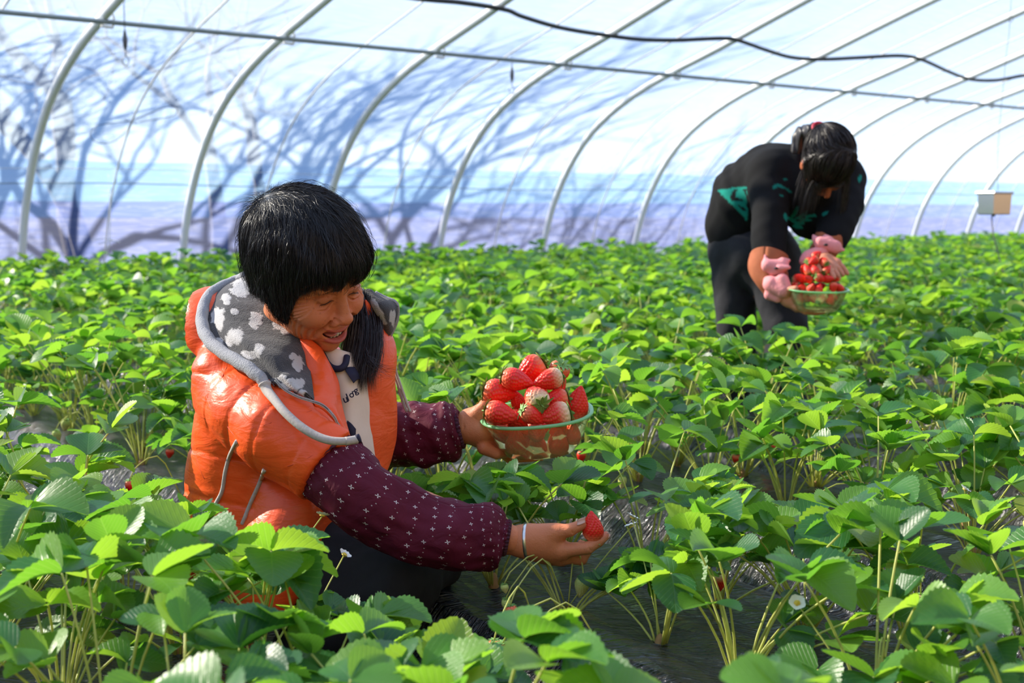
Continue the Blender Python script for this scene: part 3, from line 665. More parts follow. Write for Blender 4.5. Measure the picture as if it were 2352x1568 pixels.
def view_basis(px, py, yaw, pitch, roll):
    """columns: lateral (left of the figure), forward, up for a head or body that faces yaw degrees to the right of the viewer and pitch degrees down"""
    z = -(at(px, py, 1.0)-np.array([0, 0, CAM_H])); z /= np.linalg.norm(z); x = np.cross([0, 0, 1.0], z); x /= np.linalg.norm(x); y = np.cross(z, x)
    ya, p, r = map(math.radians, (yaw, pitch, roll))
    F = math.cos(p)*math.sin(ya)*x-math.sin(p)*y+math.cos(p)*math.cos(ya)*z
    U = math.sin(p)*math.sin(ya)*x+math.cos(p)*y+math.sin(p)*math.cos(ya)*z; L = np.cross(F, U)*-1
    L = -np.cross(U, F)*-1
    L = np.cross(U, F)*-1
    L2 = L*math.cos(r)+U*math.sin(r); U2 = U*math.cos(r)-L*math.sin(r)
    return np.stack([L2, F, U2], -1)
def mesh_obj(name, V, Q, mats, parent=None, uv=None, attrs=None, mi=None): return link(name, mk_mesh(name, V, Q, mats if isinstance(mats, (list, tuple)) else [mats], uv, attrs, mi=mi), parent)
def loft(C, rn, rb, nseg=48, disp=None, cap=True, up=None):
    C = np.asarray(C, float); T, N, B = frames(C)
    if up is not None:
        N = np.array(up)-T*(T@np.array(up))[:, None]; N /= np.linalg.norm(N, axis=1)[:, None]; B = np.cross(T, N)
    k = len(C); a = np.arange(nseg+1)*2*math.pi/nseg; t = np.linspace(0, 1, k); Aa, Tt = np.meshgrid(a, t)
    D = disp(Aa, Tt) if disp else np.zeros_like(Aa)
    V = C[:, None]+N[:, None]*((rn[:, None]+D)*np.cos(Aa))[..., None]+B[:, None]*((rb[:, None]+D)*np.sin(Aa))[..., None]
    n1 = nseg+1; ix = np.arange(k*n1).reshape(k, n1); F = np.stack([ix[:-1, :-1], ix[:-1, 1:], ix[1:, 1:], ix[1:, :-1]], -1).reshape(-1, 4)
    uv = np.stack([Aa/(2*math.pi), Tt], -1).reshape(-1, 2); V = V.reshape(-1, 3)
    return V, F, uv
def patch(rows, nu, nv):
    """smooth sheet through a grid of control points; rows: list of lists of points"""
    R = [smooth_path(r, nu) for r in rows]; G = np.stack(R, 0)
    out = np.stack([smooth_path(G[:, j], nv) for j in range(nu)], 1)
    V = out.reshape(-1, 3); ix = np.arange(nu*nv).reshape(nv, nu); F = np.stack([ix[:-1, :-1], ix[:-1, 1:], ix[1:, 1:], ix[1:, :-1]], -1).reshape(-1, 4)
    u, v = np.meshgrid(np.linspace(0, 1, nu), np.linspace(0, 1, nv)); return V, F, np.stack([u, v], -1).reshape(-1, 2)
def solid(o, th, off=-1): m = o.modifiers.new('thickness', 'SOLIDIFY'); m.thickness = th; m.offset = off; return o
def vnoise(P, f, seed=0):
    """cheap smooth pseudo-noise in about -1..1"""
    r = np.random.default_rng(seed); s = 0
    for k in range(4): d = r.normal(size=3); d /= np.linalg.norm(d); s = s+np.sin(P@(d*f*(1+.6*k)).astype(np.float32)+r.uniform(0, 6))/(1+.5*k)
    return s/2.2
def strands(name, starts, dirs, f, n, step, mat, parent, lift, width, rs, follow=None, dir_fn=None, jitter=.12, free=None, stop=True):
    """hair ribbons grown over surface f<=0; starts (k,3)"""
    P = starts.astype(np.float32).copy(); D = dirs.astype(np.float32).copy(); k = len(P); paths = [P.copy()]; L = lift.astype(np.float32)
    for i in range(n):
        g = grad(f, P, .002); want = dir_fn(P, g, i); D = D*.45+want*.55+rs.normal(0, jitter, D.shape).astype(np.float32)
        if free is not None:
            fr = free(P, i)[:, None]
        else: fr = 0
        D = D-g*(D*g).sum(-1)[:, None]*(1-fr); D /= np.linalg.norm(D, axis=1)[:, None]+1e-9
        P = P+D*step[:, None]*((fr < .999) if free is not None and stop else 1); d = f(P); tgt = L*(.25+.75*min(1, i/3)); P = P-g*((d-tgt)[:, None])*(1-fr); paths.append(P.copy())
    return ribbons(name, np.stack(paths, 1), width, mat, parent, rs)
def ribbons(name, PT, width, mat, parent, rs, taper=True):
    k, n, _ = PT.shape; T = np.gradient(PT, axis=1); T /= np.linalg.norm(T, axis=2)[..., None]+1e-9
    r = rs.normal(size=(k, 1, 3)); S = np.cross(T, r); S /= np.linalg.norm(S, axis=2)[..., None]+1e-9; S2 = np.cross(T, S)
    w = (width[:, None]*(np.linspace(1, 0, n)**.6 if taper else np.ones(n))[None])[..., None]
    V = np.stack([PT-w*S, PT+w*S], 2).reshape(-1, 3); b = (np.arange(k)*n*2)[:, None]; i = (np.arange(n-1)*2)[None, :]
    F = np.stack([b+i, b+i+1, b+i+3, b+i+2], -1).reshape(-1, 4)
    return link(name, mk_mesh(name, V, F, [mat], None, {'rnd': np.repeat(rs.uniform(0, 1, k), n*2)}), parent)
def skin_mat(name, sc=1.0):
    t = NT(name); co = t.obj(); n = t.noise(180, 4, co); n2 = t.noise(38, 3, co); c = attrcol(t)
    c = t.mix(t.math('MULTIPLY', t.noise(55, 5, co), .30), c, (.34, .085, .035, 1))
    return t.done(t.pbsdf(c, .50, t.bump(t.math('ADD', n, t.math('MULTIPLY', t.noise(420, 3, co), .8)), .42, .0016), Subsurface_Weight=.12, Subsurface_Radius=(.012, .004, .002), Subsurface_Scale=.4, Specular_IOR_Level=.35))
M['skin'] = skin_mat('tanned_skin')
def hair_mat(name, c, c2):
    t = NT(name); a = t.n('ShaderNodeAttribute'); a.attribute_name = 'rnd'
    return t.done(t.pbsdf(t.mix(a.outputs['Fac'], (*c, 1), (*c2, 1)), .42, None, Specular_IOR_Level=.5))
M['hair'] = hair_mat('black_hair', (.006, .006, .008), (.020, .018, .020)); M['hair_far'] = hair_mat('dark_brown_hair', (.012, .009, .009), (.035, .024, .020))
M['hair_long'] = hair_mat('long_black_hair', (.008, .006, .007), (.030, .012, .010))
def puffy():
    t = NT('orange_quilted_nylon'); co = t.obj(); n = t.noise(16, 4, co, 1.6); n2 = t.noise(60, 4, co, 1.0)
    tt = attrcol(t); n3 = t.noise(11, 5, t.obj((1, 1, 3.2)), 2.2); b1 = t.bump(t.math('ADD', t.math('ADD', t.math('MULTIPLY', n, .7), t.math('MULTIPLY', n3, .9)), t.math('MULTIPLY', n2, .12)), .20, .014)
    return t.done(t.pbsdf(tt, .36, b1, Specular_IOR_Level=.38))
M['orange'] = puffy()
def fleece():
    t = NT('fleece_lining'); co = t.obj(); n = t.noise(420, 3, co); n2 = t.noise(60, 3, co)
    return t.done(t.pbsdf(attrcol(t), .95, t.bump(t.math('ADD', n, n2), .8, .0025), Sheen_Weight=.25, Sheen_Roughness=.5))
M['fleece'] = fleece()
M['fleece_trim'] = noisy('pale_grey_fleece_trim', (.26, .26, .275), (.42, .42, .44), 300, .95, .9, .002)
M['cord_trim'] = noisy('beige_grey_piping', (.36, .32, .29), (.52, .47, .43), 200, .85, .5, .001)
M['zip'] = simple('grey_zip', (.38, .37, .37), .35, .2)
def crosses(name, base, dark, mark, nu, nv, rot=.35):
    t = NT(name); uv = t.n('ShaderNodeUVMap'); sp = t.n('ShaderNodeSeparateXYZ'); t.l(uv.outputs[0], sp.inputs[0])
    u = t.math('MULTIPLY', sp.outputs[0], float(nu)); v = t.math('MULTIPLY', sp.outputs[1], float(nv))
    row = t.math('FLOOR', v); u2 = t.math('ADD', u, t.math('MULTIPLY', t.math('MODULO', row, 2.0), .5)); fu = t.math('SUBTRACT', t.math('FRACT', u2), .5); fv = t.math('SUBTRACT', t.math('FRACT', v), .5)
    jit = t.n('ShaderNodeTexWhiteNoise', noise_dimensions='2D'); cx = t.n('ShaderNodeCombineXYZ'); t.l(t.math('FLOOR', u2), cx.inputs[0]); t.l(row, cx.inputs[1]); t.l(cx.outputs[0], jit.inputs['Vector'])
    js = t.n('ShaderNodeSeparateXYZ'); t.l(jit.outputs['Color'], js.inputs[0])
    fu = t.math('ADD', fu, t.math('MULTIPLY', t.math('SUBTRACT', js.outputs[0], .5), .4)); fv = t.math('ADD', fv, t.math('MULTIPLY', t.math('SUBTRACT', js.outputs[1], .5), .4))
    c, s = math.cos(rot), math.sin(rot)
    x = t.math('ABSOLUTE', t.math('ADD', t.math('MULTIPLY', fu, c), t.math('MULTIPLY', fv, s))); y = t.math('ABSOLUTE', t.math('SUBTRACT', t.math('MULTIPLY', fv, c), t.math('MULTIPLY', fu, s)))
    l, w = .125, .022
    a = t.math('MULTIPLY', t.math('LESS_THAN', x, w), t.math('LESS_THAN', y, l)); b = t.math('MULTIPLY', t.math('LESS_THAN', y, w), t.math('LESS_THAN', x, l))
    ctr = t.math('MULTIPLY', t.math('LESS_THAN', x, .02), t.math('LESS_THAN', y, .02)); cr = t.math('SUBTRACT', t.math('MAXIMUM', a, b), ctr, clamp=True)
    dx = t.math('ABSOLUTE', t.math('SUBTRACT', t.math('ABSOLUTE', fu), .45)); dv = t.math('ABSOLUTE', t.math('SUBTRACT', fv, .1)); dot = t.math('MULTIPLY', t.math('LESS_THAN', dx, .028), t.math('LESS_THAN', dv, .028))
    co = t.obj(); n = t.noise(9, 4, co, 1.0); bs = t.mix(n, (*dark, 1), (*base, 1)); n2 = t.noise(24, 4, co, 1.2)
    col = t.mix(t.math('MULTIPLY', t.math('MAXIMUM', cr, t.math('MULTIPLY', dot, .6)), .9), bs, (*mark, 1))
    return t.done(t.pbsdf(col, .72, t.bump(n2, .45, .012), Specular_IOR_Level=.2))
M['sleeve'] = crosses('maroon_cotton_with_crosses', (.125, .008, .026), (.070, .005, .017), (.75, .68, .66), 15, 14)
M['cuff'] = noisy('dark_maroon_elastic', (.035, .006, .016), (.07, .01, .03), 200, .85, .5, .001)
M['trouser'] = noisy('black_trouser_cloth', (.008, .008, .012), (.016, .016, .022), 40, .85, .4, .004)
M['shirt'] = noisy('cream_shirt_cloth', (.70, .55, .44), (.80, .66, .54), 30, .8, .3, .003)
M['navy'] = simple('navy_cloth', (.012, .010, .035), .8)
M['tooth'] = simple('tooth', (.62, .56, .46), .3); M['tongue'] = simple('tongue', (.48, .12, .10), .4)
M['silver'] = noisy('engraved_silver', (.55, .54, .52), (.80, .79, .76), 160, .28, .5, .001, Metallic=1.0)
M['nail'] = simple('fingernail', (.66, .38, .30), .3); M['lash'] = simple('eyelash', (.01, .006, .005), .7)
# ------------------------------------------------ crouching woman in the orange jacket
SK = A3(.65, .215, .090)
HC = at(712, 630, 2.33); HB = view_basis(712, 630, 46, 30, -17).astype(np.float32)   # head centre and axes
def h2w(q): return np.asarray(q, np.float32)@HB.T+HC.astype(np.float32)
def w2h(p): return (np.asarray(p, np.float32)-HC.astype(np.float32))@HB
def mirror(P): Q = P.copy(); Q[:, 0] = np.abs(Q[:, 0]); return Q
def arc(fn, n): return [np.array(fn(t), np.float32) for t in np.linspace(0, 1, n)]
def head_wrinkles(P):
    """laughter lines laid out over the unrolled face: s runs from the nose round to the ear, z up"""
    s = .075*np.arctan2(np.abs(P[:, 0]), np.maximum(P[:, 1], .004)); z = P[:, 2]; out = np.zeros(len(P), np.float32); ok = (P[:, 1] > .005) & (z > -.115) & (z < .06)
    near = 1.0
    def line(pts, w, dep):
        nonlocal out
        q = smooth_path([(a, b, 0) for a, b in pts], 9)[:, :2]; dd = np.full(len(P), 9.0, np.float32)
        for k in range(8):
            a, b = q[k], q[k+1]; ba = b-a; t = np.clip(((s-a[0])*ba[0]+(z-a[1])*ba[1])/(ba@ba), 0, 1); e = np.hypot(s-a[0]-t*ba[0], z-a[1]-t*ba[1]); f = min(1, (k+1)/3, (8-k)/3); dd = np.minimum(dd, e+(1-f)*w*.8)
        out += ok*(dep*np.exp(-(dd/w)**2)-dep*.35*np.exp(-((dd-2.2*w)/(w*1.2))**2))
    line([(.0135, -.033), (.024, -.047), (.034, -.064), (.038, -.084)], .0030, .0042)
    line([(.044, -.060), (.049, -.078), (.046, -.096)], .0024, .0022); line([(.056, -.052), (.060, -.075), (.054, -.098)], .0022, .0018); line([(.066, -.040), (.070, -.070), (.064, -.098)], .0022, .0022)
    for k in range(7):
        z0 = .006-.0015*k; line([(.045+.0008*k, z0-.0015*k), (.058, z0+.003-.0040*k), (.072, z0+.004-.0075*k), (.086, z0-.001-.0095*k)], .0014, .0021)
    line([(.074, -.030), (.078, -.045), (.070, -.060)], .0020, .0022); line([(.084, -.028), (.087, -.046), (.079, -.066)], .0020, .0020)
    line([(.014, -.002), (.026, -.0135), (.040, -.0130)], .0013, .0015); line([(.012, .010), (.028, .0165), (.046, .008)], .0015, .0016)
    line([(-.01, -.0945), (.010, -.0945), (.020, -.090)], .0030, .0018); line([(.000, .018), (.003, .028)], .0016, .0012)
    return out
def head_sdf(P):
    S = mirror(P)
    d = s_ell(P, (0, -.016, .040), (.076, .097, .088))
    d = smin(d, s_ell(P, (0, .026, -.022), (.064, .064, .082)), .02)
    d = smin(d, s_ell(P, (0, .034, -.074), (.054, .050, .044)), .03)
    d = smin(d, s_ell(S, (.040, .063, -.033), (.031, .034, .026)), .014)        # smiling cheek
    d = smin(d, s_ell(S, (.055, .040, -.018), (.021, .034, .024)), .02)
    d = smin(d, s_ell(S, (.027, .078, .027), (.026, .014, .010)), .014)         # brow
    d = smin(d, s_ell(P, (0, .070, .040), (.045, .020, .03)), .02)
    d = smin(d, s_ell(P, (0, .078, -.106), (.022, .017, .017)), .018)           # chin
    d = smin(d, s_ell(P, (0, .074, -.070), (.036, .024, .026)), .016)           # muzzle
    d = smin(d, s_ell(S, (.047, .020, -.070), (.014, .035, .026)), .018)        # jowl
    d = smax(d, -s_ell(S, (.031, .099, .008), (.019, .014, .011)), .012)        # socket
    d = smin(d, s_ell(S, (.031, .0775, .004), (.017, .012, .0105)), .006)       # lids over the eyeball
    d = smin(d, s_ell(S, (.032, .078, -.012), (.018, .009, .0055)), .006)       # pouch
    d = smin(d, s_cap(P, (0, .084, .012), (0, .103, -.031), .0085, .0130), .010)
    d = smin(d, s_ell(P, (0, .108, -.035), (.0135, .011, .0110)), .006)
    d = smin(d, s_ell(S, (.0165, .096, -.040), (.0090, .012, .0090)), .005)
    d = smax(d, -s_ell(S, (.008, .103, -.048), (.0042, .006, .004)), .003)
    # almost closed laughing eye: a thin down-curved slit
    for f in (0,):
        pts = arc(lambda t: (.017+.029*t, .0905-.012*t*t-.001, .001+.004*math.sin(math.pi*t)-.004*t), 6); d = smax(d, -s_chain(S, pts, [.0012]*6), .0022)
        pts = arc(lambda t: (.015+.034*t, .088-.014*t*t, .010+.005*math.sin(math.pi*t)-.006*t), 6); d = smax(d, -s_chain(S, pts, [.0010]*6), .003)
        pts = arc(lambda t: (.016+.034*t, .090-.017*t*t, -.009-.004*math.sin(math.pi*t)+.002*t), 6); d = smax(d, -s_chain(S, pts, [.0011]*6), .003)
    # mouth: open smile with raised corners
    q = P.copy(); q[:, 2] = P[:, 2]+.074-7.5*P[:, 0]**2; q[:, 1] = P[:, 1]+8*P[:, 0]**2
    d = smin(d, s_ell(q, (0, .096, .0110), (.031, .009, .0046)), .005); d = smin(d, s_ell(q, (0, .094, -.0135), (.027, .011, .0066)), .005)
    d = smax(d, -s_ell(q, (0, .096, -.001), (.0325, .026, .0090)), .003)
    # deep smile folds and crow's feet
    def groove(d, pts, r, k): return smax(d, -s_chain(S, [np.array(p, np.float32) for p in pts], [r]*len(pts)), k)
    d = d+head_wrinkles(P)
    # ear
    e = s_ell(S, (.079, -.014, -.016), (.007, .018, .030)); e = smax(e, -s_ell(S, (.087, -.012, -.012), (.006, .011, .019)), .003); d = smin(d, e, .004)
    n0 = np.float32(w2h(at(640, 850, 2.45))); d = smin(d, s_cap(P, (0, -.030, -.055), n0, .050, .058), .02)
    return d
def head_col(P):
    S = mirror(P); n = len(P); C = np.tile(SK, (n, 1)); rs = np.random.default_rng(2)
    def blend(w, c): nonlocal C; w = np.clip(w, 0, 1)[:, None]; C = C*(1-w)+A3(*c)*w
    blend(.45*np.exp(-(np.linalg.norm(S-A3(.040, .085, -.030), axis=1)/.026)**2), (.66, .16, .08))
    blend(.35*np.exp(-(np.linalg.norm(P-A3(0, .118, -.040), axis=1)/.018)**2), (.66, .17, .09))
    blend(.55*np.exp(-(np.linalg.norm((S-A3(.030, .092, .006))*A3(1, 1, 1.6), axis=1)/.022)**2), (.36, .12, .055))
    q = P.copy(); q[:, 2] = P[:, 2]+.074-7.5*P[:, 0]**2; q[:, 1] = P[:, 1]+8*P[:, 0]**2
    lip = np.minimum(s_ell(q, (0, .097, .0105), (.033, .013, .0044)), s_ell(q, (0, .095, -.0130), (.029, .014, .0066)))
    blend(np.clip(.5-lip/.0018, 0, 1)*.9, (.46, .085, .075))
    cav = s_ell(q, (0, .094, -.001), (.0330, .025, .0096)); blend(np.clip(.5-cav/.001, 0, 1)*(q[:, 1] < .094), (.07, .010, .010))
    bro = s_chain(S, [A3(.012, .095, .024), A3(.026, .094, .030), A3(.045, .078, .025)], [.0032, .0038, .002]); blend(np.clip(.5-bro/.004, 0, 1)*.6, (.05, .025, .02))
    ear = s_ell(S, (.079, -.014, -.016), (.012, .024, .036)); blend(np.clip(.5-ear/.006, 0, 1)*.7, (.70, .16, .07))
    for k in range(26):
        c = np.array([rs.uniform(-.06, .06), 0, rs.uniform(-.09, .03)]); dd = np.hypot(P[:, 0]-c[0], P[:, 2]-c[2])+(P[:, 1] < .03)*1; blend(.6*np.exp(-(dd/.0012)**2), (.20, .07, .04))
    return C

# hair volume
HP_ANG = np.radians([-180, -75, -55, -40, -28, -8, 4, 14, 26, 31, 37, 46, 60, 90, 180]); HP_Z = np.array([-.10, -.095, -.085, -.055, -.040, -.040, -.058, -.080, -.078, -.030, .012, .026, .036, .042, .042])
def hair_sdf(P):
    P = P.astype(np.float32)
    d = s_ell(P, (.004, -.022, .056), (.104, .122, .102))
    d = smin(d, s_ell(mirror(P), (.056, -.015, -.010), (.037, .072, .078)), .03)
    d = smin(d, s_ell(P, (0, -.090, .015), (.070, .046, .085)), .03)
    d = smin(d, s_ell(P, (.0, .058, .062), (.070, .044, .036)), .03)
    a = np.arctan2(P[:, 1]+.0, np.abs(P[:, 0])+1e-6); zb = np.interp(a, HP_ANG, HP_Z).astype(np.float32)
    zb = zb+.005*np.sin(P[:, 0]*110+1)+.004*np.sin(P[:, 0]*230)*np.cos(P[:, 1]*70)
    d = smax(d, (zb-P[:, 2])*.8, .012); return d+.0015*np.sin(P[:, 0]*170+P[:, 1]*60)
def build_woman1():
    base = at(640, 1532, 2.36); base[2] = 0
    T = thing('person', 'crouching woman in an orange hooded jacket and maroon sleeves, laughing, holding a basket', 'person', base)
    loc = lambda V: np.asarray(V, float)-base
    bodyV = []; bodyF = []; bodyC = []; n = 0
    def add_body(V, Q, C):
        nonlocal n
        bodyV.append(V); bodyF.append(Q+n); bodyC.append(C); n += len(V)
    V, Q = iso(head_sdf, (-.10, -.15, -.25), (.10, .135, .14), .0017); C = head_col(V.astype(np.float32)); add_body(loc(h2w(V)), Q, C)
    # inner body: torso, arms and legs under the clothes
    sh_n = at(555, 905, 2.33); sh_f = at(760, 900, 2.58); hip = at(590, 1270, 2.50); neck = at(640, 850, 2.45); el_n = at(790, 1105, 2.20); wr_n = at(1175, 1238, 2.14); el_f = at(885, 1020, 2.60); wr_f = at(1062, 985, 2.60)
    kn = at(900, 1330, 2.28); kf = at(930, 1330, 2.62); an = at(700, 1500, 2.30); af = at(740, 1490, 2.62); tn = at(830, 1540, 2.26)
    def inner(P):
        d = s_cap(P, neck, hip, .07, .075); d = smin(d, s_cap(P, sh_n, sh_f, .05), .05)
        for ch, r in (((sh_n, el_n, wr_n), (.045, .038, .0245)), ((sh_f, el_f, wr_f), (.045, .036, .0245)), ((hip, kn, an), (.08, .055, .035)), ((hip, kf, af), (.08, .055, .035))): d = smin(d, s_chain(P, ch, r), .02)
        return d
    V, Q = iso(inner, at(380, 800, 2.25)-[0, .25, .75], at(1200, 800, 2.7)+[.1, .2, .12], .008, margin=2.2); add_body(loc(V), Q, np.tile(SK, (len(V), 1)))
    # near hand, holding the berry between thumb and forefinger
    hand_parts = {}
    def hand(chains, palm, lo, hi, h=.0014, k=.006, extra=None, name=''):
        def f(P):
            d = None
            for pts, rr in palm: e = s_chain(P, pts, rr); d = e if d is None else smin(d, e, .014)
            for pts, rr in chains: d = smin(d, s_chain(P, pts, rr, .002), k)
            return extra(P, d) if extra else d
        V, Q = iso(f, lo, hi, h); return V, Q
    a = lambda x, y, Y: at(x, y, Y).astype(np.float32)
    W0 = a(1150, 1239, 2.150); W1 = a(1205, 1243, 2.145)
    palm = [([W0, W1, a(1250, 1243, 2.140)], [.0255, .0245, .026]), ([W1, a(1288, 1262, 2.132)], [.022, .0175]), ([W1, a(1290, 1278, 2.146)], [.022, .016]), ([W1, a(1282, 1285, 2.164)], [.021, .015]), ([W1, a(1262, 1284, 2.182)], [.020, .014]), ([a(1225, 1232, 2.140), a(1278, 1222, 2.130)], [.020, .0155])]
    ch = [([a(1268, 1224, 2.130), a(1308, 1217, 2.122), a(1338, 1204, 2.126)], [.0150, .0112, .0088]),
          ([a(1288, 1264, 2.130), a(1350, 1258, 2.118), a(1374, 1243, 2.126), a(1391, 1230, 2.136)], [.0135, .0108, .0098, .0078]),
          ([a(1290, 1276, 2.146), a(1335, 1284, 2.150), a(1352, 1258, 2.160), a(1358, 1238, 2.158)], [.0125, .0105, .0095, .0075]),
          ([a(1282, 1284, 2.164), a(1318, 1290, 2.176), a(1332, 1266, 2.186), a(1336, 1247, 2.180)], [.0120, .0100, .0088, .0070]),
          ([a(1264, 1284, 2.184), a(1292, 1290, 2.200), a(1304, 1272, 2.206), a(1310, 1258, 2.200)], [.0105, .0088, .0078, .0064])]
    def creases(P, d):
        for c, r in ((a(1314, 1205, 2.110), .0016), (a(1350, 1247, 2.107), .0018)):
            pass
        for x in (1310, 1313.5, 1317): d = smax(d, -s_chain(P, [a(x, 1206, 2.112), a(x+1, 1214, 2.1085), a(x+4, 1224, 2.113)], [.0007]*3), .0018)
        for x in (1352, 1356): d = smax(d, -s_chain(P, [a(x-3, 1249, 2.109), a(x, 1256, 2.1065), a(x+6, 1266, 2.110)], [.0007]*3), .0018)
        d = smax(d, -s_chain(P, [a(1283, 1236, 2.113), a(1286, 1248, 2.112), a(1285, 1260, 2.113)], [.0009]*3), .003)
        d = smax(d, -s_chain(P, [a(1340, 1194, 2.117), a(1347, 1200, 2.120)], [.001]*2), .002)
        return d
    V, Q = hand(ch, palm, at(1140, 1310, 2.05)-[0, 0, .02], at(1410, 1180, 2.24)+[0, 0, .02], .0014, .006, creases)
    def hand_col(V, tips, marks=()):
        C = np.tile(SK, (len(V), 1))*A3(.98, 1.0, 1.02)
        for tp in tips: w = (.45*np.exp(-(np.linalg.norm(V-tp, axis=1)/.014)**2))[:, None]; C = C*(1-w)+A3(.68, .22, .13)*w
        for c, r, s in marks: w = (s*np.exp(-(np.linalg.norm(V-c, axis=1)/r)**2))[:, None]; C = C*(1-w)+A3(.16, .05, .04)*w
        return C
    add_body(loc(V), Q, hand_col(V, [at(1391, 1230, 2.136), at(1338, 1204, 2.126)], [(at(1261, 1254, 2.118), .0038, .8), (at(1250, 1240, 2.12), .0014, .6), (at(1232, 1236, 2.122), .0012, .6), (at(1248, 1270, 2.12), .0013, .6), (at(1187, 1233, 2.12), .0014, .5)]))
    # far hand, palm up under the basket
    Y = 2.60; X0 = a(1030, 985, Y); X1 = a(1062, 985, Y)
    palm2 = [([X0, X1], [.026, .027]), ([X1, a(1105, 992, 2.585)], [.027, .026]), ([a(1085, 985, Y), a(1128, 1030, 2.60)], [.026, .018]), ([a(1085, 975, Y), a(1128, 1010, 2.64)], [.024, .019]), ([a(1085, 965, 2.62), a(1122, 985, 2.66)], [.024, .019]), ([a(1078, 962, 2.60), a(1100, 948, 2.59)], [.021, .017])]
    ch2 = [([a(1095, 955, 2.59), a(1112, 932, 2.585), a(1128, 918, 2.60)], [.0155, .0118, .0092]),
           ([a(1112, 1028, 2.575), a(1140, 1042, 2.575), a(1168, 1040, 2.60)], [.0150, .0112, .0090]),
           ([a(1128, 1022, 2.62), a(1170, 1052, 2.625), a(1215, 1056, 2.64), a(1240, 1053, 2.65)], [.012, .0102, .009, .0078]),
           ([a(1128, 1010, 2.65), a(1175, 1048, 2.665), a(1222, 1052, 2.68), a(1250, 1049, 2.69)], [.012, .0102, .009, .0078]),
           ([a(1125, 995, 2.68), a(1168, 1036, 2.71), a(1212, 1042, 2.725), a(1235, 1040, 2.73)], [.0115, .0098, .0086, .0075])]
    def cr2(P, d):
        d = smax(d, -s_chain(P, [a(1120, 1040, 2.552), a(1127, 1030, 2.548), a(1133, 1018, 2.550)], [.0009]*3), .004)
        d = smax(d, -s_chain(P, [a(1062, 965, 2.572), a(1066, 980, 2.570), a(1064, 1000, 2.572)], [.0008]*3), .003)
        d = smax(d, -s_chain(P, [a(1090, 960, 2.572), a(1112, 985, 2.560), a(1130, 1010, 2.565)], [.0008]*3), .004); return d
    V, Q = hand(ch2, palm2, at(1020, 1080, 2.50)-[.01, 0, .01], at(1260, 900, 2.76)+[0, 0, .02], .0018, .007, cr2); add_body(loc(V), Q, hand_col(V, [at(1160, 1042, 2.6), at(1110, 1030, 2.58)]))
    body = mesh_obj('body', np.concatenate(bodyV), np.concatenate(bodyF), M['skin'], T, attrs={'Col': np.concatenate(bodyC)})
    m = MB()   # fingernails
    def nail(c, u, v, w, l):
        c = np.array(c)-base; u = np.array(u); v = np.array(v); nn = np.cross(u, v); V = []
        for i in range(5):
            for j in range(5):
                a_, b_ = (i/4-.5)*2, (j/4-.5)*2; V.append(c+u*w*a_*(1-.15*b_*b_)+v*l*b_-nn*.0022*a_*a_)
        m.add(V, [(i*5+j, i*5+j+1, (i+1)*5+j+1, (i+1)*5+j) for i in range(4) for j in range(4)])
    nail(at(1335, 1197, 2.1185), (.1, .35, .93), (.93, .1, .3), .0052, .0075); nail(at(1396, 1229, 2.131), (-.5, .2, .8), (.6, 0, .6), .004, .005)
    solid(m.build('fingernails', M['nail'], T), .0008)
    # teeth, tongue
    m = MB()
    for x, z, w, h in ((.010, -.0800, .0040, .0040), (.0035, -.0806, .0038, .0040), (-.0035, -.0806, .0038, .0042), (-.010, -.0800, .0036, .0036), (-.002, -.0685, .0042, .0036)):
        V, F = lathe([(.0001, -1), (.6, -.9), (.95, -.4), (1, .3), (.8, .85), (.0001, 1)], 10); m.add(loc(h2w(V*[w, .003, h]+[x, .0905-8*x*x, z+7.5*x*x])), F)
    m.build('teeth', M['tooth'], T)
    V, Q = iso(lambda P: s_ell(P, (.008, .082, -.076), (.014, .014, .0048)), (-.02, .06, -.09), (.03, .1, -.06), .0015); mesh_obj('tongue', loc(h2w(V)), Q, M['tongue'], T)
    def snap(P, f, it=5):
        P = np.asarray(P, np.float32)
        for _ in range(it): P = P-grad(f, P, .001)*f(P)[:, None]
        return P
    def front(P):
        P = np.asarray(P, np.float32).copy(); ys = np.arange(.130, .05, -.0004, dtype=np.float32)
        for q in P:
            f = head_sdf(np.stack([np.full_like(ys, q[0]), ys, np.full_like(ys, q[2])], -1)); q[1] = ys[np.argmax(f < .0003)]
        P[:, 1] = smooth_path(np.stack([P[::3, 1]]*3, -1), len(P))[:, 0] if len(P) > 6 else P[:, 1]; return P
    for sg in (-1, 1):   # closed lids with short lashes
        m = MB(); P = front(np.array(arc(lambda t: (sg*(.0165+.029*t), .0900-.012*t*t, .0002+.0042*math.sin(math.pi*t)-.004*t), 14))); m.tube(loc(h2w(P)), np.interp(np.linspace(0, 1, 14), [0, .15, .9, 1], [.0002, .0007, .0007, .0002]), 5)
        for q in P[3:]: m.tube(loc(h2w([q, q+[sg*.0006, .0012, -.0008], q+[sg*.0012, .0018, -.0024]])), [.00025, .0002, .0001], 4)
        m.build('eyelashes', M['lash'], T)
        m = MB()
        for t in np.linspace(0, 1, 26):
            q = np.array([sg*(.012+.034*t), .095-.017*t*t, .0245+.006*math.sin(math.pi*t*.8)-.003*t+.0012*math.sin(t*90)]); q = front([q])[0]; m.tube(loc(h2w([q, q+[sg*.004, .0012, .0016*(1-2*t)+.0008]])), [.0005, .0001], 4)
        m.build('eyebrow', M['lash'], T)
    # ---- hair
    V, Q = iso(lambda P: hair_sdf(P)+.003, (-.13, -.16, -.12), (.13, .13, .17), .004); cap = mesh_obj('hair', loc(h2w(V)), Q, M['hair'], T, attrs={'rnd': np.zeros(len(V))})
    rs = np.random.default_rng(5); whorl = A3(.035, -.095, .112)
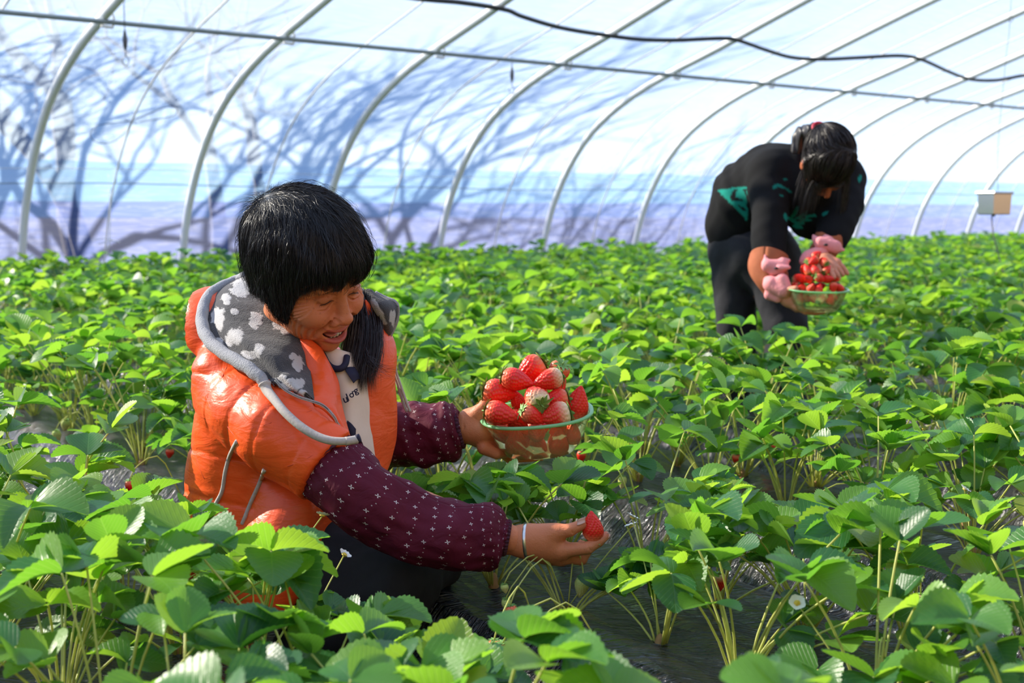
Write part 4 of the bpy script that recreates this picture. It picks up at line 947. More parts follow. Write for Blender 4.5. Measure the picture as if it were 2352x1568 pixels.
    k = 21000; U = rs.normal(size=(k*3, 3)); U /= np.linalg.norm(U, axis=1)[:, None]; P = (U*A3(.13, .15, .13)+A3(0, -.025, .04)).astype(np.float32)
    for _ in range(7): g = grad(hair_sdf, P, .003); P = P-g*hair_sdf(P)[:, None]
    a_ = np.arctan2(P[:, 1], np.abs(P[:, 0])); ok = (P[:, 2] > np.interp(a_, HP_ANG, HP_Z)+.012); P = P[ok][:k]; k = len(P)
    def dfn(P, g, i):
        away = P-whorl; away /= np.linalg.norm(away, axis=1)[:, None]+1e-6; dn = A3(0, .10, -1.0)*np.ones((len(P), 1), np.float32); dist = np.linalg.norm(P-whorl, axis=1); w = np.clip(dist/.13, 0, 1)[:, None]; front = np.clip((P[:, 1]-.02)/.05, 0, 1)[:, None]
        return away*(1-w*.85)+dn*(w*.8)+A3(0, 0, -.4)*front
    dirs = (P-whorl); dirs = dirs/np.linalg.norm(dirs, axis=1)[:, None]+rs.normal(0, .25, P.shape)
    exl = (rs.uniform(0, 1, k)**3*.020-.006*0).astype(np.float32)
    def fr(P, i): aa = np.arctan2(P[:, 1], np.abs(P[:, 0])); return np.clip((np.interp(aa, HP_ANG, HP_Z)+.010-exl-P[:, 2])/.008, 0, 1.0).astype(np.float32)
    o = strands('hair_strands', P, dirs, hair_sdf, 11, rs.uniform(.0035, .0085, k).astype(np.float32), M['hair'], cap, rs.uniform(-.001, .005, k)+(rs.uniform(0, 1, k) < .06)*.008, rs.uniform(.00018, .00040, k), rs, dir_fn=dfn, jitter=.13, free=fr)
    o.data.vertices.foreach_set('co', loc(h2w(np.array([v.co for v in o.data.vertices]))).astype(np.float32).ravel()); o.data.update()
    # loose tufts near the whorl
    k = 420; th = rs.uniform(0, 6.28, k); rr = rs.uniform(0, .03, k); P0 = whorl+np.stack([rr*np.cos(th), rr*np.sin(th)*.6, rr*0-.006], -1); D = np.stack([np.cos(th)*.5-.2, np.sin(th)*.5-.1, np.full(k, .75)], -1)+rs.normal(0, .2, (k, 3)); PT = [P0]
    for i in range(9): D = D+np.stack([np.cos(th)*.2, np.sin(th)*.16, np.full(k, -.22)], -1)+rs.normal(0, .05, (k, 3)); D /= np.linalg.norm(D, axis=1)[:, None]; PT.append(PT[-1]+D*.0052)
    PT = np.stack(PT, 1); ribbons('hair_tuft', loc(h2w(PT.reshape(-1, 3))).reshape(PT.shape), rs.uniform(.0002, .0004, k), M['hair'], cap, rs)
    # long lock falling in front of the far shoulder
    k = 3400; t0 = rs.uniform(0, 1, k); ctl = [[(812, 665, 2.40), (826, 672, 2.44), (846, 680, 2.46)], [(806, 740, 2.37), (842, 740, 2.40), (868, 730, 2.42)], [(795, 800, 2.36), (836, 810, 2.36), (874, 800, 2.38)], [(790, 850, 2.35), (822, 870, 2.34), (862, 860, 2.35)], [(796, 895, 2.36), (818, 905, 2.335), (868, 905, 2.35)]]
    G = np.stack([smooth_path([at(*c) for c in r], 40) for r in ctl], 0); G = np.stack([smooth_path(G[:, j], 16) for j in range(40)], 0); jj = np.clip((t0**1.1*39).astype(int), 0, 39)
    PT = G[jj]+rs.normal(0, .004, (k, 1, 3))+np.cumsum(rs.normal(0, .0011, (k, 16, 3)), 1); ln = rs.uniform(.55, 1, k)
    PT = np.stack([np.stack([np.interp(np.linspace(0, l, 16)*15, np.arange(16), PT[q, :, c]) for c in range(3)], -1) for q, l in enumerate(ln)], 0); ribbons('long_lock', loc(PT.reshape(-1, 3)).reshape(PT.shape), rs.uniform(.0002, .0005, k), M['hair_long'], cap, rs)
    k = 60; G2 = smooth_path([at(840, 800, 2.36), at(850, 830, 2.345), at(872, 848, 2.345), at(898, 852, 2.36)], 14); PT = G2[None]+np.linspace(.2, 1, 14)[None, :, None]*rs.normal(0, .009, (k, 1, 3))+np.cumsum(rs.normal(0, .0012, (k, 14, 3)), 1); ribbons('hair_wisps', loc(PT.reshape(-1, 3)).reshape(PT.shape), rs.uniform(.00025, .0004, k), M['hair_long'], cap, rs)
    # ---- jacket
    BB = view_basis(600, 1000, 42, 14, 0).astype(np.float32)
    chest = at(640, 955, 2.45); belly = at(612, 1120, 2.46); skirt = at(592, 1235, 2.46)
    OR = A3(.90, .100, .016)
    arm = [at(548, 920, 2.34), at(582, 942, 2.295), at(650, 990, 2.235), at(762, 1070, 2.195)]
    cutp = at(762, 1068, 2.195).astype(np.float32); cutn = (at(762, 1068, 2.195)-at(690, 1010, 2.22)); cutn = (cutn/np.linalg.norm(cutn)).astype(np.float32)
    def quilt(P, o, ax, per, amp, k=.0016):
        s = (P-o.astype(np.float32))@ax.astype(np.float32); s = s+.010*vnoise(P, 18, 3); ph = np.abs(((s/per) % 1)-.5)*2; return amp*(1-(1-ph)**1.6*0-np.exp(-((1-ph)/.10)**2)*1.0)*1.0+0*k
    upB = BB[:, 2]
    armdir = (at(762, 1070, 2.195)-at(548, 912, 2.33)); armdir /= np.linalg.norm(armdir)
    def jacket(P):
        t = s_ell(P, chest, (.175, .128, .185), BB); t = smin(t, s_ell(P, belly, (.165, .150, .175), BB), .05); t = smin(t, s_ell(P, skirt, (.175, .165, .125), BB), .04)
        t = smin(t, s_ell(P, at(600, 858, 2.44), (.15, .085, .075), BB), .05)
        t = t-quilt(P, chest, upB, .075, .0034)-.0018*vnoise(P*A3(.6, .6, 1.6), 42, 5)-.0012*vnoise(P*A3(.5, .5, 1.6), 110, 8)
        # front flap towards the knee
        t = smin(t, s_cap(P, at(650, 1215, 2.34), at(612, 1330, 2.27), .055, .050), .03); t = smin(t, s_cap(P, at(690, 1175, 2.32), at(600, 1365, 2.25), .075, .060), .04)
        s = s_chain(P, arm, [.072, .076, .079, .074], .02); s = s-quilt(P, arm[0], armdir, .080, .0032)-.0018*vnoise(P, 42, 9)-.0010*vnoise(P, 110, 4)
        s = smax(s, (P-cutp)@cutn, .008)
        d = smin(t, s, .012)
        hd = s_ell(P, at(508, 752, 2.47), (.082, .095, .058), view_basis(508, 752, 30, 50, 0)); hd = smin(hd, s_cap(P, at(470, 760, 2.46), at(560, 848, 2.36), .030, .030), .03)
        d = smin(d, hd-.002*vnoise(P, 60, 2), .012)
        # hollow for the neck and the open front
        d = smax(d, -s_cap(P, at(640, 760, 2.40), at(700, 900, 2.38), .075, .060), .02)
        d = smax(d, -s_chain(P, [at(700, 900, 2.30), at(790, 940, 2.27), at(830, 1040, 2.27), at(840, 1200, 2.27)], [.05, .075, .075, .085]), .02)
        return d
    V, Q = iso(jacket, at(380, 1450, 2.15)-[.02, .05, .02], at(920, 640, 2.7)+[.05, .05, .03], .0045, margin=2.0)
    z = V[:, 2]; C = np.tile(OR, (len(V), 1)); C = C*(1+.08*vnoise(V.astype(np.float32), 9, 4))[:, None]
    J = mesh_obj('jacket', loc(V), Q, M['orange'], T, attrs={'Col': C})
    # stitched seams and grey piping on the outside
    def onto(f, pts, n, lift=0.0, view=True):
        """drop a line on the surface along the line of sight"""
        P = smooth_path([at(*p) for p in pts], n); o = np.array([0, 0, CAM_H]); out = []
        for p in P:
            d = p-o; L = np.linalg.norm(d); d = d/L; s = np.arange(L-.35, L+.35, .004); v = f((o+d*s[:, None]).astype(np.float32)); j = np.argmax(v < 0) if (v < 0).any() else len(s)//2; out.append(o+d*(s[j]-lift))
        out = np.array(out); k2 = np.ones(5)/5; pad = np.pad(out, ((2, 2), (0, 0)), mode='edge'); return np.stack([np.convolve(pad[:, c], k2, 'valid') for c in range(3)], -1)
    m = MB()
    for pts in ([(546, 1010, 2.3), (528, 1045, 2.3), (517, 1085, 2.3), (510, 1130, 2.3), (494, 1160, 2.3), (483, 1205, 2.3), (474, 1240, 2.3)], [(608, 1076, 2.3), (596, 1110, 2.3), (578, 1150, 2.3), (566, 1180, 2.3), (556, 1205, 2.3)], [(538, 1262, 2.3), (520, 1300, 2.3), (500, 1330, 2.3)]): m.tube(loc(onto(jacket, pts, 40, .002)), .0042, 8)
    m.build('side_piping', M['cord_trim'], J)
    m = MB()
    for pts in ([(523, 838, 2.3), (506, 880, 2.3), (502, 930, 2.3), (520, 975, 2.3), (545, 1008, 2.3)], [(505, 905, 2.3), (560, 892, 2.3), (600, 885, 2.3)], [(540, 990, 2.3), (600, 978, 2.3), (655, 958, 2.3)], [(600, 1078, 2.3), (680, 1065, 2.3), (760, 1020, 2.3), (800, 1000, 2.3)], [(640, 945, 2.3), (700, 948, 2.3), (752, 925, 2.3)], [(470, 870, 2.3), (478, 920, 2.3), (500, 968, 2.3)], [(448, 1040, 2.3), (470, 1100, 2.3), (505, 1150, 2.3)]):
        m.tube(loc(onto(jacket, pts, 40, .0004)), .0011, 5)
    m.build('quilting_seams', simple('seam_orange', (.66, .060, .012), .6), J)
    # hood: rolled fleece rim, lining and front trim
    rim = [(566, 632, 2.52), (545, 642, 2.54), (520, 653, 2.53), (492, 668, 2.50), (475, 687, 2.47), (466, 713, 2.435), (464, 743, 2.40), (474, 772, 2.36), (495, 797, 2.325), (532, 822, 2.285), (566, 842, 2.255), (594, 864, 2.235), (612, 884, 2.225)]
    RP = smooth_path([at(p[0], p[1], p[2]-.022) for p in rim], 70); rr = np.interp(np.linspace(0, 1, 70), [0, .2, .6, .9, 1], [.009, .0112, .0122, .012, .009])
    m = MB(); m.tube(loc(RP+.0012*np.sin(np.arange(70)*1.1)[:, None]*np.array([.4, 0, .6])), rr, 16); m.build('hood_rim', M['fleece_trim'], J)
    outer = smooth_path([at(p[0], p[1], p[2]-.012) for p in rim]+[at(628, 880, 2.205), at(655, 897, 2.202), at(690, 910, 2.202), at(715, 917, 2.205)], 60)
    inner_ = smooth_path([at(*p) for p in [(585, 640, 2.47), (590, 655, 2.455), (596, 668, 2.44), (604, 684, 2.42), (613, 700, 2.40), (625, 715, 2.38), (638, 732, 2.365), (652, 748, 2.35), (668, 763, 2.335), (686, 780, 2.325), (699, 805, 2.31), (708, 840, 2.29), (714, 875, 2.25), (717, 905, 2.22), (718, 917, 2.21)]], 60)
    rows = []
    for s in np.linspace(0, 1, 7):
        r = outer*(1-s)+inner_*s; bulge = math.sin(math.pi*s)*.030; dip = -.028*math.exp(-((s-.12)/.10)**2); vd = -(r-np.array([0, 0, CAM_H])); vd /= np.linalg.norm(vd, axis=1)[:, None]
        ww = np.sin(np.linspace(0, math.pi, 60))[:, None]**.5; r = r+vd*(bulge+dip)*ww+np.array([0, 0, .004*math.sin(6*s)]); rows.append(r)
    V, F, UV = patch(rows, 190, 130)
    V = V+(.0016*vnoise(V.astype(np.float32), 70, 3))[:, None]*np.array([0, -1, .3])
    C = np.tile(A3(.045, .044, .049), (len(V), 1))
    spots = [(503, 728, 15, 20), (532, 778, 10, 20), (546, 775, 14, 17), (553, 668, 20, 24), (588, 740, 16, 19), (641, 752, 17, 13), (655, 762, 12, 12), (580, 815, 20, 12), (596, 803, 10, 10), (681, 838, 14, 19), (671, 822, 9, 8), (664, 886, 20, 13), (686, 884, 12, 12), (500, 788, 14, 10), (522, 690, 10, 12), (508, 745, 9, 16), (620, 700, 9, 10), (612, 672, 10, 9), (692, 905, 9, 7), (648, 872, 10, 8), (540, 720, 8, 8)]
    cam0 = np.array([0, 0, CAM_H]); ang = vnoise(V.astype(np.float32), 260, 7)*.30+vnoise(V.astype(np.float32), 700, 9)*.16
    best = np.full(len(V), 9.0)
    for x, y, a1, a2 in spots:   # pale woollen tufts, placed on the lining itself
        rel = (V-cam0); Pc = cam0+rel*((at(x, y, 2.3)-cam0)@(at(x, y, 2.3)-cam0)/(rel@(at(x, y, 2.3)-cam0)))[:, None]-at(x, y, 2.3)
        best = np.minimum(best, np.hypot(Pc[:, 0]/(a1*2.3/2900), Pc[:, 2]/(a2*2.3/2900)))
    w = np.clip((1-best+ang)/.10, 0, 1)[:, None]; C = C*(1-w)+A3(.50, .48, .47)*w
    V = V+(w*.0009)*np.array([0, -1, .2])
    solid(mesh_obj('hood_lining', loc(V), F, M['fleece'], J, UV, {'Col': C}), .004, 1)
    m = MB(); P = smooth_path([at(*p) for p in [(608, 882, 2.196), (614, 897, 2.188), (630, 917, 2.165), (653, 945, 2.138), (687, 976, 2.118), (723, 999, 2.106), (757, 1011, 2.100), (790, 1013, 2.102), (819, 1009, 2.112)]], 60)
    m.tube(loc(P), np.interp(np.linspace(0, 1, 60), [0, .05, .3, 1], [.012, .0095, .0078, .0066]), 12); m.tube(loc(P[52:]+[.001, 0, 0]), .0074, 12); m.build('drawcord', M['cord_trim'], J)
    m = MB(); m.tube(loc([P[-1]-[.002, 0, 0], P[-1]+[.006, 0, .003]]), .0075, 10); m.build('cord_stop', M['navy'], J)
    zp = [(632, 873, 2.190), (653, 895, 2.187), (684, 912, 2.184), (715, 922, 2.184), (737, 930, 2.184), (754, 943, 2.184), (768, 960, 2.184), (776, 976, 2.186), (788, 989, 2.190), (800, 1004, 2.196)]
    def zipper(pts, parent, n, tooth=.0021):
        P = smooth_path([at(*p) for p in pts], n); m = MB(); m.tube(loc(P), .0032, 6, flat=.5); T_, N_, B_ = frames(P)
        for i in range(n): m.box(P[i]-base+np.array([.35, -.5, .6])*.0034, (tooth, .0024, tooth*1.6))
        m.build('zip', M['zip'], parent)
    zipper(zp, J, 90)
    # near facing (folded-back orange front edge)
    def cpatch(name, rows, nu, nv, mat, parent, th=.004, col=None, wr=.002, f=60):
        V, F, UV = patch([[at(*p) for p in r] for r in rows], nu, nv); V = V+(wr*vnoise(V.astype(np.float32), f, 6))[:, None]*np.array([.2, -1, .2])
        C = np.tile(col if col is not None else OR, (len(V), 1)); return solid(mesh_obj(name, loc(V), F, mat, parent, UV, {'Col': C}), th, 1)
    cpatch('near_facing', [[(690, 778, 2.325), (706, 835, 2.29), (715, 880, 2.255), (716, 920, 2.212), (730, 940, 2.22), (760, 990, 2.25)], [(708, 780, 2.32), (728, 830, 2.285), (742, 875, 2.255), (750, 915, 2.238), (766, 950, 2.225), (783, 985, 2.225)], [(726, 795, 2.315), (750, 838, 2.285), (760, 880, 2.27), (766, 915, 2.255), (775, 955, 2.24), (794, 998, 2.225)], [(733, 800, 2.33), (752, 836, 2.305), (772, 876, 2.29), (777, 915, 2.28), (786, 955, 2.265), (799, 1004, 2.235)]], 60, 26, M['orange'], J, .005, None, .003, 50)
    # jacket body between zip and sleeve: puffy front panel
    cpatch('front_panel', [[(612, 872, 2.22), (640, 900, 2.205), (690, 925, 2.20), (735, 938, 2.20), (765, 965, 2.205), (797, 1004, 2.212)], [(610, 905, 2.225), (645, 930, 2.195), (695, 955, 2.185), (740, 965, 2.185), (772, 985, 2.19), (800, 1008, 2.20)], [(630, 940, 2.225), (655, 960, 2.185), (700, 985, 2.165), (745, 1000, 2.155), (785, 1006, 2.165), (812, 1010, 2.18)], [(660, 985, 2.20), (690, 1010, 2.17), (730, 1020, 2.15), (765, 1022, 2.145), (795, 1018, 2.155), (816, 1014, 2.175)]], 70, 40, M['orange'], J, .008, None, .004, 55)
    # far facing and far hood flap
    cpatch('far_facing', [[(835, 690, 2.42), (842, 750, 2.40), (832, 820, 2.38), (819, 860, 2.37), (818, 930, 2.36), (819, 1000, 2.35), (826, 1060, 2.34), (850, 1100, 2.34)], [(858, 715, 2.43), (868, 770, 2.41), (864, 830, 2.39), (856, 880, 2.375), (855, 940, 2.37), (857, 1005, 2.36), (860, 1060, 2.36), (868, 1095, 2.36)], [(873, 735, 2.455), (893, 785, 2.44), (894, 830, 2.42), (889, 880, 2.41), (891, 940, 2.405), (892, 1000, 2.40), (884, 1055, 2.39), (880, 1085, 2.38)], [(880, 745, 2.475), (901, 787, 2.46), (905, 825, 2.445), (901, 872, 2.435), (906, 940, 2.43), (905, 1000, 2.425), (897, 1040, 2.41), (888, 1068, 2.40)]], 80, 40, M['orange'], J, .006, A3(.85, .10, .022), .003, 36)
    zipper([(901, 789, 2.455), (905, 825, 2.44), (902, 872, 2.43), (906, 940, 2.425), (905, 1000, 2.42), (897, 1040, 2.405), (887, 1070, 2.395)], J, 80)
    Vf, Ff, UVf = patch([[at(*p) for p in r] for r in [[(828, 660, 2.46), (845, 700, 2.44), (868, 735, 2.44), (884, 775, 2.45)], [(846, 668, 2.44), (868, 705, 2.41), (884, 735, 2.42), (893, 765, 2.445)], [(862, 680, 2.45), (885, 700, 2.42), (897, 722, 2.43), (900, 750, 2.45)], [(878, 686, 2.47), (898, 692, 2.46), (910, 700, 2.455), (908, 735, 2.46)]]], 60, 50)
    C = np.tile(A3(.045, .044, .049), (len(Vf), 1)); sp = np.minimum(np.hypot((UVf[:, 0]-.72)/.22, (UVf[:, 1]-.62)/.16), np.hypot((UVf[:, 0]-.45)/.26, (UVf[:, 1]-.32)/.09)); w = np.clip((1-sp+vnoise(Vf.astype(np.float32), 260, 7)*.2)/.15, 0, 1)[:, None]; C = C*(1-w)+A3(.48, .46, .45)*w
    solid(mesh_obj('far_hood_flap', loc(Vf), Ff, M['fleece'], J, UVf, {'Col': C}), .006, 1)
    m = MB(); m.tube(loc(smooth_path([at(*p) for p in [(862, 672, 2.46), (885, 684, 2.455), (905, 692, 2.45), (913, 705, 2.45), (911, 735, 2.455), (900, 762, 2.455), (890, 780, 2.455)]], 40)), .0042, 8); m.build('far_rim', M['fleece_trim'], J)
    zipper([(913, 704, 2.445), (913, 722, 2.445), (908, 742, 2.445), (898, 762, 2.445)], J, 22)
    m = MB(); m.tube(loc(smooth_path([at(*p) for p in [(905, 800, 2.47), (909, 850, 2.47), (920, 885, 2.47), (934, 925, 2.47), (942, 945, 2.47)]], 30)), .0030, 8); m.tube(loc(smooth_path([at(*p) for p in [(903, 815, 2.475), (903, 850, 2.475), (914, 885, 2.475), (926, 925, 2.475), (934, 945, 2.475)]], 30)), .0030, 8); m.build('far_drawcord', M['cord_trim'], J)
    # ---- shirt with collar and lettering
    cpatch('shirt', [[(725, 795, 2.355), (735, 850, 2.34), (742, 900, 2.33), (750, 960, 2.32), (760, 1020, 2.31), (775, 1090, 2.31)], [(765, 800, 2.34), (775, 850, 2.325), (785, 900, 2.315), (792, 960, 2.305), (798, 1020, 2.30), (808, 1090, 2.30)], [(800, 810, 2.35), (810, 860, 2.335), (815, 910, 2.325), (818, 960, 2.318), (825, 1020, 2.31), (840, 1090, 2.31)], [(840, 820, 2.39), (848, 870, 2.38), (850, 920, 2.37), (850, 970, 2.36), (855, 1020, 2.35), (865, 1090, 2.35)]], 50, 40, M['shirt'], T, .003, None, .002, 40)
    SH_ = [o for o in T.children if o.name.startswith('shirt')][0]
    m = MB(); m.tube(loc(smooth_path([at(*p) for p in [(742, 812, 2.345), (750, 832, 2.328), (765, 845, 2.318), (782, 846, 2.315), (793, 836, 2.322), (797, 818, 2.335)]], 30)), .0062, 12); m.build('collar', M['navy'], SH_)
    cpatch('navy_panel', [[(798, 965, 2.300), (794, 985, 2.297), (797, 1010, 2.297)], [(806, 972, 2.300), (806, 990, 2.295), (806, 1012, 2.296)], [(817, 985, 2.305), (816, 1000, 2.302), (814, 1012, 2.30)]], 12, 12, M['navy'], SH_, .001, None, 0)
    cpatch('navy_shoulder', [[(790, 846, 2.322), (800, 862, 2.312), (812, 880, 2.312)], [(802, 843, 2.328), (812, 858, 2.318), (820, 872, 2.322)], [(815, 843, 2.34), (822, 856, 2.335), (828, 870, 2.34)]], 12, 12, M['navy'], SH_, .001, None, 0)
    for s, x, y, sz, Yt in (('u', 790, 926, .020, 2.303), ('l', 798.5, 921, .020, 2.304), ('o', 804, 914, .017, 2.305), ('n', 810, 908, .016, 2.307), ('g', 815.5, 904, .017, 2.309)):
        cu = bpy.data.curves.new('lettering', 'FONT'); cu.body = s; cu.size = sz; cu.extrude = .0004; cu.offset = .0003; cu.materials.append(M['navy']); tmp = bpy.data.objects.new('t', cu); COL.objects.link(tmp)
        dg = bpy.context.evaluated_depsgraph_get(); me = bpy.data.meshes.new_from_object(tmp.evaluated_get(dg)); bpy.data.objects.remove(tmp)
        link('lettering', me, SH_, tuple(at(x, y, Yt-.008)-base), (math.radians(86), math.radians(-20), math.radians(8)))
    # ---- sleeves
    def wr(seed, amp, g0=.07, g1=.08, n0=26, n1=24):
        def f(A, Tt):
            P = np.stack([np.cos(A).ravel()*.5, np.sin(A).ravel()*.5, Tt.ravel()*2.2], -1).astype(np.float32); w = vnoise(P, 6.5, seed)+.6*vnoise(P, 15, seed+1); w = w.reshape(A.shape)*amp
            fold = .0028*np.sin(A*2+Tt*16+seed)+.0018*np.sin(A*3-Tt*27)
            gath = .0022*np.sin(A*n0)*np.exp(-(Tt/g0)**2)+.0026*np.sin(A*n1)*np.exp(-((1-Tt)/g1)**2)
            w = w+fold+gath; w[:, -1] = w[:, 0]; return w
        return f
    cs = [(762, 1071, 2.192, .0625), (792, 1103, 2.175, .0660), (824, 1134, 2.160, .0655), (878, 1168, 2.150, .0635), (930, 1196, 2.145, .0610), (985, 1216, 2.142, .0600), (1040, 1229, 2.140, .0600), (1090, 1233, 2.140, .0585), (1125, 1233, 2.140, .0545), (1146, 1233, 2.140, .0470), (1157, 1234, 2.140, .0360), (1163, 1235, 2.140, .0300)]
    CP = smooth_path([at(*c[:3]) for c in cs], 110); R_ = smooth_path([[c[3]] for c in cs], 110)[:, 0]
    V, F, UV = loft(CP, R_, R_*.98, 96, wr(3, .0046)); S1 = mesh_obj('near_sleeve', loc(V), F, M['sleeve'], T, UV)
    solid(S1, .0015, -1)
    def band(name, P0, P1, r0, r1, parent, n=60, amp=.0012):
        V, F, UV = loft(smooth_path([P0, (P0+P1)/2, P1], 9), np.interp(np.linspace(0, 1, 9), [0, .5, 1], [r0, (r0+r1)/2+.002, r1]), np.interp(np.linspace(0, 1, 9), [0, .5, 1], [r0, (r0+r1)/2+.002, r1]), n*3, lambda A, Tt: amp*np.sin(A*n/2)); return solid(mesh_obj(name, loc(V), F, M['cuff'], parent, UV), .002, -1)
    band('cuff', at(1158, 1234, 2.14), at(1169, 1236, 2.14), .031, .029, S1); dv = (CP[3]-CP[0]); dv /= np.linalg.norm(dv); band('upper_band', CP[0]-dv*.006, CP[0]+dv*.005, .0665, .0665, S1, 70)
    cs = [(850, 1015, 2.62, .066), (880, 1005, 2.61, .070), (915, 1000, 2.60, .068), (950, 998, 2.595, .066), (985, 994, 2.59, .0655), (1020, 990, 2.59, .064), (1042, 987, 2.59, .056), (1054, 985, 2.59, .044), (1060, 984, 2.59, .037)]
    CP = smooth_path([at(*c[:3]) for c in cs], 80); R_ = smooth_path([[c[3]] for c in cs], 80)[:, 0]
    V, F, UV = loft(CP, R_, R_, 96, wr(8, .0048)); UV = UV*[1, .7]; S2 = mesh_obj('far_sleeve', loc(V), F, M['sleeve'], T, UV); solid(S2, .0015, -1)
    band('far_cuff', at(1052, 986, 2.585), at(1061, 984, 2.585), .040, .038, S2)
    # ---- black trousers and shoes
    def trous(P):
        d = s_chain(P, [hip, kn, an], [.115, .088, .062], .03); d = smin(d, s_chain(P, [hip, kf, af], [.115, .088, .062], .03), .03); d = smin(d, s_cap(P, at(760, 1290, 2.34), at(1010, 1300, 2.36), .085, .045), .05)
        return d-.006*vnoise(P, 30, 4)-.003*vnoise(P, 70, 6)
    V, Q = iso(trous, at(420, 1560, 2.1)-[0, 0, .12], at(1150, 1150, 2.85)+[0, 0, .40], .008, margin=2.2); V[:, 2] = np.maximum(V[:, 2], .03); mesh_obj('trousers', loc(V), Q, M['trouser'], T)
    for nm, px, Yq in (('shoe', 720, 2.30), ('shoe', 760, 2.62)):
        c = at(px, 1520, Yq); c[2] = .045; V, Q = iso(lambda P: smax(smin(s_ell(P, c+[0, 0, 0], (.05, .045, .05)), s_ell(P, c+[.11, 0, -.012], (.075, .042, .035)), .03), -(P[:, 2]-.004), .004), c-[.09, .07, .06], c+[.21, .07, .07], .006); mesh_obj(nm, loc(V), Q, M['navy'], T)
    # silver bracelet
    m = MB(); c = at(1210, 1243, 2.143); ax = at(1240, 1245, 2.14)-at(1180, 1240, 2.148); ax /= np.linalg.norm(ax); ax = ax+np.array([.0, 0, .12]); ax /= np.linalg.norm(ax); n1 = np.cross(ax, [0, 1, 0]); n1 /= np.linalg.norm(n1); n2 = np.cross(ax, n1); V = []; F = []; K = 60
    for i in range(K):
        a_ = i*2*math.pi/K; rd = n1*math.cos(a_)*.0300+n2*math.sin(a_)*.0275
        for s, o in ((-.0032, 0), (-.0026, .0012), (.0026, .0012), (.0032, 0)): V.append(c-base+rd*(1+o/.03)+ax*s)
    F = [(i*4+j, ((i+1) % K)*4+j, ((i+1) % K)*4+(j+1) % 4, i*4+(j+1) % 4) for i in range(K) for j in range(4)]
    b = link('bracelet', mk_mesh('bracelet', V, F, [M['silver']])); b.location = base; tag(b, 'silver bangle on the wrist of the hand picking a strawberry', 'bracelet')
    return T
WOMAN = build_woman1()
# ------------------------------------------------ picked strawberries and their bowls
def plastic(name, col, fac):
    t = NT(name); tp = t.n('ShaderNodeBsdfTransparent'); tp.inputs[0].default_value = (*col, 1); df = t.n('ShaderNodeBsdfTranslucent'); df.inputs[0].default_value = (.50, 1.0, .45, 1)
    dd = t.n('ShaderNodeBsdfDiffuse'); dd.inputs[0].default_value = (.46, .95, .50, 1); gl = t.n('ShaderNodeBsdfGlossy'); gl.inputs['Roughness'].default_value = .12
    a = t.n('ShaderNodeMixShader'); a.inputs[0].default_value = .5; t.l(df.outputs[0], a.inputs[1]); t.l(dd.outputs[0], a.inputs[2])
    b = t.n('ShaderNodeMixShader'); b.inputs[0].default_value = fac; t.l(tp.outputs[0], b.inputs[1]); t.l(a.outputs[0], b.inputs[2])
    fr = t.n('ShaderNodeFresnel'); fr.inputs[0].default_value = 1.45; c = t.n('ShaderNodeMixShader'); t.l(t.math('MULTIPLY', fr.outputs[0], .8), c.inputs[0]); t.l(b.outputs[0], c.inputs[1]); t.l(gl.outputs[0], c.inputs[2])
    return t.done(c.outputs[0])
M['plastic'] = plastic('green_plastic', (.97, .95, .50), .20); M['plastic_rim'] = plastic('green_plastic_rim', (.60, .95, .62), .80)
def orient(tip, spin=0.0):
    """rotation taking the berry's -z (tip) to the given direction"""
    d = Vector(tip).normalized(); q = Vector((0, 0, -1)).rotation_difference(d); return (q.to_matrix()@Matrix.Rotation(spin, 3, 'Z')).to_euler()
def berry(c, tip, size, label, kind='berry', k=0, group=None, long=1.3, cal=True, parts=True, cat='strawberry'):
    """c is the middle of the fruit"""
    me = BM[kind][k % 3]; el = (1.15, 1.3, 1.45)[k % 3]; t = Vector(tip).normalized(); p = np.array(c)-np.array(t)*size*el*.5
    if parts:
        o = thing('strawberry', label, cat, p, group); o.rotation_euler = orient(tip, k*1.3); o.scale = (size,)*3
        link('fruit_flesh', me, o)
        if cal: link('calyx', CM[k % 4], o)
    return o
def bowl(name, label, cen, R_rim, R_base, H, tilt, Y):
    o = thing(name, label, 'bowl', cen); Rm = Matrix.Rotation(tilt[1], 3, 'Y')@Matrix.Rotation(tilt[0], 3, 'X'); o.rotation_euler = Rm.to_euler()
    def sq(a, k=.06): return 1-k*math.cos(4*a)*0.5
    prof = [(R_base*.001, 0), (R_base*.55, 0), (R_base*.86, .001), (R_base*1.0, .007), (R_base+(R_rim-R_base)*.5, H*.48), (R_rim*.955, H*.93), (R_rim*.965, H)]
    n = 72; V = []; F = []
    pr = smooth_path([(a, b, 0) for a, b in prof], 22)
    for r, z, _ in pr:
        for j in range(n): a = 2*math.pi*j/n; V.append((r*math.cos(a)*sq(a), r*math.sin(a)*sq(a)*.86, z))
    F = [(i*n+j, i*n+(j+1) % n, (i+1)*n+(j+1) % n, (i+1)*n+j) for i in range(len(pr)-1) for j in range(n)]
    V, F = V, F; link('bowl_wall', mk_mesh('bowl_wall', V, F, [M['plastic']]), o)
    P = [(R_rim*.99*math.cos(a)*sq(a), R_rim*.99*math.sin(a)*sq(a)*.86, H) for a in np.linspace(0, 2*math.pi, n+1)[:-1]]
    V = []; k = 10
    for j in range(n):
        a = 2*math.pi*j/n; d = np.array([math.cos(a), math.sin(a), 0])
        for q in range(k): b = 2*math.pi*q/k; V.append(np.array(P[j])+d*(R_rim*.045*math.cos(b))+np.array([0, 0, R_rim*.030*math.sin(b)]))
    F = [(j*k+q, ((j+1) % n)*k+q, ((j+1) % n)*k+(q+1) % k, j*k+(q+1) % k) for j in range(n) for q in range(k)]; link('bowl_rim', mk_mesh('bowl_rim', V, F, [M['plastic_rim']]), o)
    return o
YB = 2.60; sB = YB/2916
